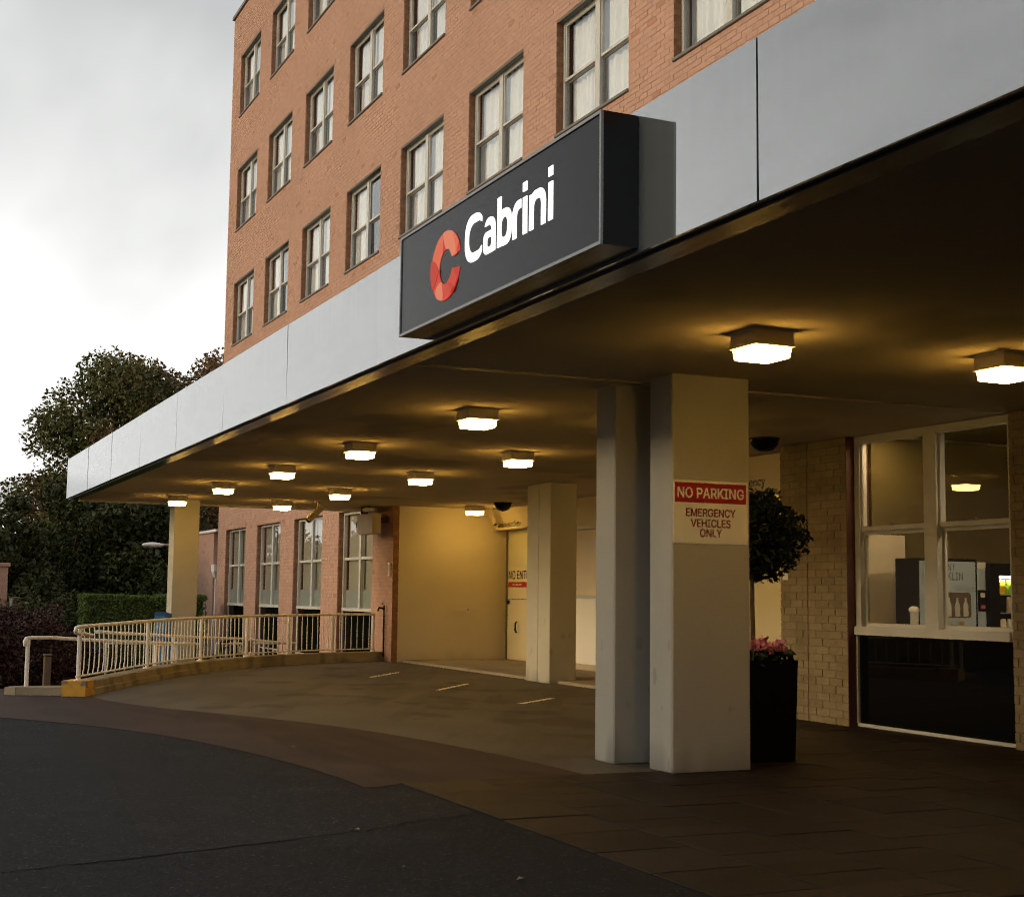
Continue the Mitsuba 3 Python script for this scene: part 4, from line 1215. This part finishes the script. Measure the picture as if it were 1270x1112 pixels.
handrail([(20.02, -2.035, 0.645), (20.0, -2.025, 0.70), (20.03, -2.045, 0.738), (20.15, -2.12, 0.745), (20.5, -2.40, 0.735), (21.6, -3.003, 0.668), (22.8, -3.728, 0.602), (24.2, -4.614, 0.526), (26.2, -5.65, 0.438)],
         [(20.08, -2.075, 0.08, 0.72), (24.0, -4.49, -0.4, 0.53)], 'front ramp handrail with a hooked end left of the balustrade')
handrail([(20.9, -3.078, 0.804), (22.4, -3.6, 0.74), (24.0, -4.178, 0.678), (26.6, -5.807, 0.542), (28.3, -6.983, 0.455), (29.6, -8.255, 0.326)],
         [(25.4, -5.05, -0.4, 0.59), (28.0, -6.77, -0.4, 0.46)], 'inner ramp handrail descending behind the balustrade bars')

# ------------------------------------------------------------------ white fence, bicycle, totem beyond the kerb
def fence(x0, y0, x1, y1, z0, z1, sp_, label):
    k = thing('fence', label, 'fence')
    a, b = np.array([x0, y0]), np.array([x1, y1])
    L = np.linalg.norm(b - a)
    d = (b - a) / L
    obj(k, 'rail', MB().tube([[*a, z1], [*b, z1]], 0.028, 6), 'm_white', smooth=40)
    obj(k, 'lower_rail', MB().tube([[*a, z0 + 0.08], [*b, z0 + 0.08]], 0.018, 6), 'm_white', smooth=40)
    for i in range(int(L / sp_) + 1):
        q_ = a + d * sp_ * i
        obj(k, 'bar', MB().tube([[*q_, z0 + (0 if i % 10 == 0 else 0.08)], [*q_, z1]], 0.026 if i % 10 == 0 else 0.011, 5), 'm_white')


fence(30.6, -7.0, 30.9, -8.85, -0.60, 0.28, 0.11, 'white low railing behind the bicycle')
fence(30.2, -4.65, 30.4, -5.65, -0.60, 0.31, 0.20, 'white low railing left of the blue totem sign')
gp = thing('gate', 'pale grey barred gate panel behind the first balustrade posts', 'gate')
ga, gb = np.array([26.0, -4.85]), np.array([26.1, -5.25])
obj(gp, 'frame', MB().tube([[*ga, -0.3], [*ga, 0.42], [*gb, 0.42], [*gb, -0.3]], 0.022, 6), 'm_white')
for i in range(1, 5):
    q_ = ga + (gb - ga) * i / 5
    obj(gp, 'bar', MB().tube([[*q_, -0.3], [*q_, 0.42]], 0.013, 5), 'm_white')

tm = thing('totem_sign', 'slim blue totem sign with a folded top beside the far column', 'sign')
tf = MB().add([[26.9, -4.99, -0.45], [26.9, -5.18, -0.45], [27.06, -5.34, -0.45], [27.08, -5.3, -0.45], [26.9, -4.99, 1.0], [26.9, -5.18, 1.0], [27.06, -5.34, 0.965], [27.08, -5.3, 0.965]],
              [[0, 1, 5], [0, 5, 4], [1, 2, 6], [1, 6, 5], [2, 3, 7], [2, 7, 6], [3, 0, 4], [3, 4, 7], [4, 5, 6], [4, 6, 7]])
obj(tm, 'body', tf, 'm_blue')
obj(tm, 'front', MB().box(26.885, 26.898, -5.175, -4.995, -0.45, 0.93), 'm_blue_pale')
obj(tm, 'orange_mark', face_x(extr(Polygon([(0, 0.02), (0.05, 0), (0.13, 0.08), (0.11, 0.18), (0.04, 0.20), (0.0, 0.13)]), 0.004), 26.884, -5.02, 0.30), 'm_orange')
obj(tm, 'lettering', face_x(to(meshkit.text_mesh('Entry', 0.05, 0.003), np.diag([.9, 1, 1, 1])), 26.884, -5.01, 0.70), 'm_white')

bk = thing('bicycle', 'black bicycle leaning against the white low railing', 'bicycle')
b0_, bd = np.array([29.35, -6.50]), np.array([0.70, -0.71])
bd /= np.linalg.norm(bd)
zg = -0.56


def bp(s, z):
    return [*(b0_ + bd * s), zg + z]


def torus(c, R_, r, n_=28):
    a = np.linspace(0, 2 * np.pi, n_ + 1)
    return MB().tube([[c[0] + bd[0] * R_ * math.cos(t), c[1] + bd[1] * R_ * math.cos(t), c[2] + R_ * math.sin(t)] for t in a], r, 6, False)


for s_ in (0.28, 1.20):
    c = bp(s_, 0.33)
    wk = obj(bk, 'wheel', torus(c, 0.315, 0.03), 'm_tyre', smooth=True)
    sp_m = MB()
    for j in range(10):
        t = j * np.pi / 5
        sp_m.tube([c, [c[0] + bd[0] * .3 * math.cos(t), c[1] + bd[1] * .3 * math.cos(t), c[2] + .3 * math.sin(t)]], 0.003, 4)
    obj(wk, 'spokes', sp_m, 'm_steel')
obj(bk, 'frame', MB().tube([bp(.28, .33), bp(.66, .33), bp(.56, .80), bp(.28, .33)], 0.017, 6).tube([bp(.66, .33), bp(1.06, .78)], 0.02, 6).tube([bp(.57, .76), bp(1.05, .82)], 0.02, 6).tube([bp(1.03, .95), bp(1.20, .33)], 0.018, 6), 'm_black')
obj(bk, 'saddle', MB().cbox(b0_[0] - .07, b0_[0] + .09, b0_[1] + bd[1] * .68, b0_[1] + bd[1] * .42, zg + .90, zg + .95, .02).tube([bp(.555, .78), bp(.54, .92)], .014, 6), 'm_black')
hb = np.array([bd[1], -bd[0], 0])
hc = np.array(bp(1.02, 1.0))
obj(bk, 'handlebar', MB().tube([hc - hb * .28 + np.array([*bd, 0]) * -.1, hc - hb * .1, hc, hc + hb * .1, hc + hb * .28 + np.array([*bd, 0]) * -.1], .014, 6).tube([bp(1.03, .93), bp(1.02, 1.0)], .016, 6), 'm_black')
obj(bk, 'basket', MB().box(b0_[0] - .12, b0_[0] + .12, b0_[1] + bd[1] * 1.12, b0_[1] + bd[1] * 1.32, zg + .72, zg + .95), 'm_wood')
obj(bk, 'crank', MB().tube([bp(.60, .22), bp(.66, .33), bp(.72, .44)], .012, 6).tube([bp(.64, .33), bp(.68, .33)], .09, 14), 'm_steel')

# ------------------------------------------------------------------ planting and trees
def tree(name, label, cat, x, y, z0, H, R_, leaf, mat, nl, seed, trunk_h=0.3, cl=34, group=None, tr=0.22, squash=1.0):
    rg = np.random.default_rng(seed)
    k = thing(name, label, cat, group)
    base = np.array([x, y, z0])
    cz = z0 + H * (trunk_h + (1 - trunk_h) * 0.5)
    rz = H * (1 - trunk_h) * 0.5
    d = rg.normal(size=(cl, 3))
    d /= np.linalg.norm(d, axis=1, keepdims=True)
    rad = rg.uniform(0.45, 0.95, cl)
    cc = np.array([x, y, cz]) + d * np.array([R_, R_, rz]) * rad[:, None]
    cr = R_ * rg.uniform(0.20, 0.42, cl)
    tm_ = MB()
    top = np.array([x + rg.normal() * .3, y + rg.normal() * .3, cz + rz * 0.4])
    tm_.tube([base - [0, 0, 0.3], base + (top - base) * 0.35 + [0.1, 0.1, 0], base + (top - base) * 0.7, top], [tr * 1.25, tr, tr * 0.6, tr * 0.25], 8)
    for c in cc[:22]:
        f0 = rg.uniform(0.35, 0.85)
        s = base + (top - base) * f0
        tm_.tube([s, s + (c - s) * 0.5 + [0, 0, 0.1 * R_], c], [tr * 0.35, tr * 0.2, tr * 0.06], 5)
    obj(k, 'trunk', tm_, 'm_bark', smooth=True)
    w = cr ** 2
    idx = rg.choice(cl, nl, p=w / w.sum())
    q_ = rg.normal(size=(nl, 3))
    q_ /= np.linalg.norm(q_, axis=1, keepdims=True)
    pts = cc[idx] + q_ * (cr[idx] * rg.uniform(0.25, 1.12, nl) ** 0.7)[:, None] * np.array([1, 1, 0.85])
    pts = pts[pts[:, 2] > z0 + 0.1]
    obj(k, 'crown', leaves(pts, leaf, rg, aspect=1.7), mat)
    return k


tg = 'trees behind the hospital'
tree('broadleaf_tree', 'tallest broad tree with russet tinged leaves standing behind the far end of the canopy', 'tree', 57, -9.3, -1.8, 12.4, 3.8, 0.21, 'm_leafA', 52000, 3, 0.14, 60)
tree('broadleaf_tree', 'broad tree partly hidden behind the canopy fascia, right of the tallest tree', 'tree', 60, -12.4, -1.8, 14.0, 3.7, 0.21, 'm_leafA', 36000, 8, 0.16, 44)
tree('broadleaf_tree', 'loose leafy tree at the left of the tallest tree', 'tree', 52, -6.5, -1.6, 6.9, 2.5, 0.20, 'm_leafB', 30000, 5, 0.06, 40)
tree('broadleaf_tree', 'dark dense tree at the left edge of the picture', 'tree', 47, -3.6, -1.4, 5.9, 2.2, 0.22, 'm_leafB', 18000, 6, 0.05, 34)
tree('broadleaf_tree', 'dark low tree just behind the clipped hedge', 'tree', 51, -9.0, -1.6, 6.4, 3.2, 0.24, 'm_leafB', 22000, 12, 0.04, 40)
tree('broadleaf_tree', 'dark tree between the far column and the brick corner', 'tree', 64, -13.4, -1.8, 9.0, 2.6, 0.27, 'm_leafB', 12000, 14, 0.1, 34)


def shrub(name, label, x, y, z0, H, R_, leaf, mat, nl, seed):
    rg = np.random.default_rng(seed)
    k = thing(name, label, 'shrub')
    d = rg.normal(size=(nl, 3))
    d /= np.linalg.norm(d, axis=1, keepdims=True)
    lump = 0.50 + 0.85 * meshkit.noise(d * 3.6 + seed)
    r = rg.uniform(0.35, 1.0, nl) ** 0.55
    pts = np.array([x, y, z0 + H * 0.48]) + d * np.array([R_, R_, H * 0.55]) * (r * lump)[:, None]
    pts = pts[pts[:, 2] > z0]
    st_ = MB()
    for i in range(10):
        st_.tube([(x, y, z0 - 0.05), np.array([x, y, z0 + H * .45]) + d[i] * np.array([R_, R_, H * .5]) * .7], [0.02, 0.006], 4)
    obj(k, 'stems', st_, 'm_bark')
    obj(k, 'foliage', leaves(pts, leaf, rg, aspect=1.7), mat)


shrub('purple_shrub', 'purple leaved shrub at the left, above the hooked handrail', 28.0, -2.75, -0.65, 1.75, 1.0, 0.10, 'm_leafP', 6500, 31)
shrub('purple_shrub', 'purple leaved shrub in the left corner beside the pink pillar', 27.0, -1.9, -0.6, 1.6, 0.8, 0.10, 'm_leafP', 5000, 32)
shrub('purple_shrub', 'low purple shrub behind the wooden bollard', 31.0, -3.9, -0.8, 1.35, 0.9, 0.10, 'm_leafP', 5500, 33)
shrub('green_shrub', 'small green shrub at the left edge by the road', 22.0, -1.55, -0.1, 0.42, 0.36, 0.06, 'm_leafB', 2600, 34)
shrub('green_shrub', 'dark green shrub behind the left half of the balustrade', 34.0, -5.2, -0.9, 1.2, 0.9, 0.11, 'm_leafB', 4500, 35)
shrub('green_shrub', 'dark shrub filling the gap under the trees left of the hedge', 44.0, -5.0, -1.3, 2.5, 1.9, 0.18, 'm_leafB', 8000, 36)
shrub('green_shrub', 'yellowish green shrub at the far left behind the purple shrubs', 40.0, -3.1, -1.1, 2.4, 1.2, 0.15, 'm_leafA', 6000, 37)
hd = thing('hedge', 'clipped rectangular green hedge behind the balustrade', 'hedge')
rg = np.random.default_rng(77)
hp = rg.uniform(0, 1, (26000, 3))
fc = rg.integers(0, 4, len(hp))
hp[fc == 0, 0] = rg.uniform(0, .06, (fc == 0).sum())
hp[fc == 1, 2] = rg.uniform(.93, 1.0, (fc == 1).sum())
hp[fc == 2, 1] = rg.uniform(.95, 1.0, (fc == 2).sum())
pts = np.array([41.5, -9.2, -1.2]) + hp * np.array([1.5, 3.45, 2.46])
pts += 0.05 * (meshkit.noise(pts * 2.2)[:, None] - 0.5) * np.array([2, 2, 2.0])
pts[:, 2] -= 0.06 * np.exp(-((pts[:, 1] + 7.75) / 0.12) ** 2)
obj(hd, 'foliage', leaves(pts, 0.085, rg, aspect=1.6), 'm_hedge')
obj(hd, 'core', MB().box(41.65, 42.85, -9.1, -5.9, -1.3, 1.12), 'm_leafB')

bo = thing('bollard', 'short wooden bollard standing among the purple shrubs', 'bollard')
obj(bo, 'post', MB().cbox(25.5, 25.62, -3.03, -2.91, -0.5, 0.26, 0.012), 'm_wood')
obj(bo, 'cap', MB().cbox(25.49, 25.63, -3.04, -2.90, 0.262, 0.30, 0.01), 'm_wood')
pw = thing('gate_pillar', 'pinkish brick pillar at the left edge of the picture', 'pillar')
obj(pw, 'shaft', MB().cbox(40.0, 40.6, -3.55, -2.7, -1.3, 1.98, 0.01), 'm_pink_wall')
obj(pw, 'cap', MB().cbox(39.95, 40.65, -3.60, -2.65, 1.98, 2.08, 0.012), 'm_pink_wall')
po = thing('grey_post', 'thin grey metal post beside the pink pillar', 'post')
obj(po, 'pole', MB().tube([(39.5, -3.62, -1.2), (39.5, -3.62, 1.12)], 0.045, 8), 'm_steel', smooth=40)
obj(po, 'cap', MB().tube([(39.5, -3.62, 1.12), (39.5, -3.62, 1.15)], 0.055, 8), 'm_steel')
sl = thing('street_lamp', 'pale street lamp head on an arm left of the far column', 'street lamp')
obj(sl, 'arm', MB().tube([(45.2, -8.88, -1.2), (45.2, -8.88, 2.70), (45.2, -8.75, 2.82), (45.2, -8.5, 2.83)], 0.04, 8), 'm_steel', smooth=60)
obj(sl, 'head', to(trimesh.creation.icosphere(3, 1.0), [[0.16, 0, 0, 45.2], [0, 0.34, 0, -8.25], [0, 0, 0.085, 2.81], [0, 0, 0, 1]]), 'm_white', smooth=True)

ho = thing('house', 'distant house with a grey roof glimpsed between the dark trees', 'house')
obj(ho, 'wall', MB().box(84, 92, -14.5, -8.0, -4.5, -0.2), 'm_white')
obj(ho, 'roof', MB().add([[83.5, -15, -0.25], [83.5, -7.5, -0.25], [92.5, -7.5, -0.25], [92.5, -15, -0.25], [86.5, -12.2, 2.4], [86.5, -10.2, 2.4], [90, -10.2, 2.4], [90, -12.2, 2.4]], [[0, 5, 1], [0, 4, 5], [1, 5, 6], [1, 6, 2], [2, 6, 7], [2, 7, 3], [3, 7, 4], [3, 4, 0], [4, 7, 6], [4, 6, 5], [0, 1, 2], [0, 2, 3]]), 'm_house_roof')
obj(ho, 'window', MB().box(83.96, 84.0, -11.5, -10.3, -2.4, -1.2), 'm_black_gloss')

car = thing('parked_car', 'pale parked car half hidden behind the purple shrubs', 'car')
cx_, cy_, cz_ = 52.0, -5.3, -1.75
pro = Polygon([(-2.1, .25), (-2.15, .6), (-2.0, .85), (-1.3, .92), (-.75, 1.38), (.75, 1.40), (1.35, .95), (2.0, .82), (2.15, .55), (2.1, .25)])
obj(car, 'body', to(extr(pro, 1.65), [[0, 0, 1, cx_], [1, 0, 0, cy_], [0, 1, 0, cz_], [0, 0, 0, 1]]), 'm_car')
gl = Polygon([(-1.15, .93), (-.7, 1.31), (.7, 1.33), (1.2, .95)])
obj(car, 'side_window', to(extr(gl, 0.02), [[0, 0, 1, cx_ - 0.022], [1, 0, 0, cy_], [0, 1, 0, cz_], [0, 0, 0, 1]]), 'm_black_gloss')
for s_ in (-1.3, 1.3):
    obj(car, 'wheel', to(trimesh.creation.cylinder(0.31, 0.2, sections=20), [[0, 0, 1, cx_ + 0.06], [1, 0, 0, cy_ + s_], [0, 1, 0, cz_ + 0.31], [0, 0, 0, 1]]), 'm_tyre', smooth=40)

# ------------------------------------------------------------------ terraces out of view across the road, placed to shade the street level
for xa_, xb_, lab_ in ((-70, 22, 'unseen long two storey terrace across the road, placed to shade the columns and asphalt'), (44, 112, 'unseen two storey terrace farther along, placed to darken reflections in the shop window')):
    op = thing('unseen_terrace', lab_, 'building')
    obj(op, 'wall', MB().box(xa_, xb_, 26, 36, -3.5, 8.2), 'm_wood')
    obj(op, 'roof', MB().add([[xa_ - 1, 25.4, 8.2], [xb_ + 1, 25.4, 8.2], [xb_ + 1, 36.6, 8.2], [xa_ - 1, 36.6, 8.2], [xa_ + 4, 31, 10.6], [xb_ - 4, 31, 10.6]], [[0, 1, 5], [0, 5, 4], [1, 2, 5], [2, 3, 4], [2, 4, 5], [3, 0, 4], [0, 2, 1], [0, 3, 2]]), 'm_house_roof')
    for i in range(int((xb_ - xa_) / 5.4)):
        for z in (1.0, 4.8):
            obj(op, 'window', MB().cbox(xa_ + 2 + 5.4 * i, xa_ + 3.8 + 5.4 * i, 25.95, 26.02, z, z + 1.7, 0.02), 'm_black_gloss')

# a few dry leaves on the asphalt
rg = np.random.default_rng(9)
spots = [(6.2, -1.58, 'dry leaf on the asphalt near the bottom edge, left of the middle'), (6.93, -2.58, 'dry leaf on the asphalt close to the paving edge'), (8.12, -2.72, 'dry leaf lying on the seam of the asphalt patch'), (6.45, -3.0, 'dry leaf on the dark asphalt nearest the pavers'), (12.6, -3.6, 'dry leaf on the reddish paved band')]
for (x, y, lab) in spots:
    k = num('fallen_leaf')
    labels[k] = {'label': lab, 'category': 'leaf', 'group': 'dry leaves on the ground'}
    a = rg.uniform(0, 6)
    ca, sa = math.cos(a) * 0.022, math.sin(a) * 0.022
    vv = [[x - ca, y - sa, .012], [x + sa * .5, y - ca * .5, .022], [x + ca, y + sa, .016], [x - sa * .5, y + ca * .5, .024], [x, y, .013]]
    scene[k] = mikit.ply((vv, [[0, 1, 4], [1, 2, 4], [2, 3, 4], [3, 0, 4]]), 'm_dry_leaf')
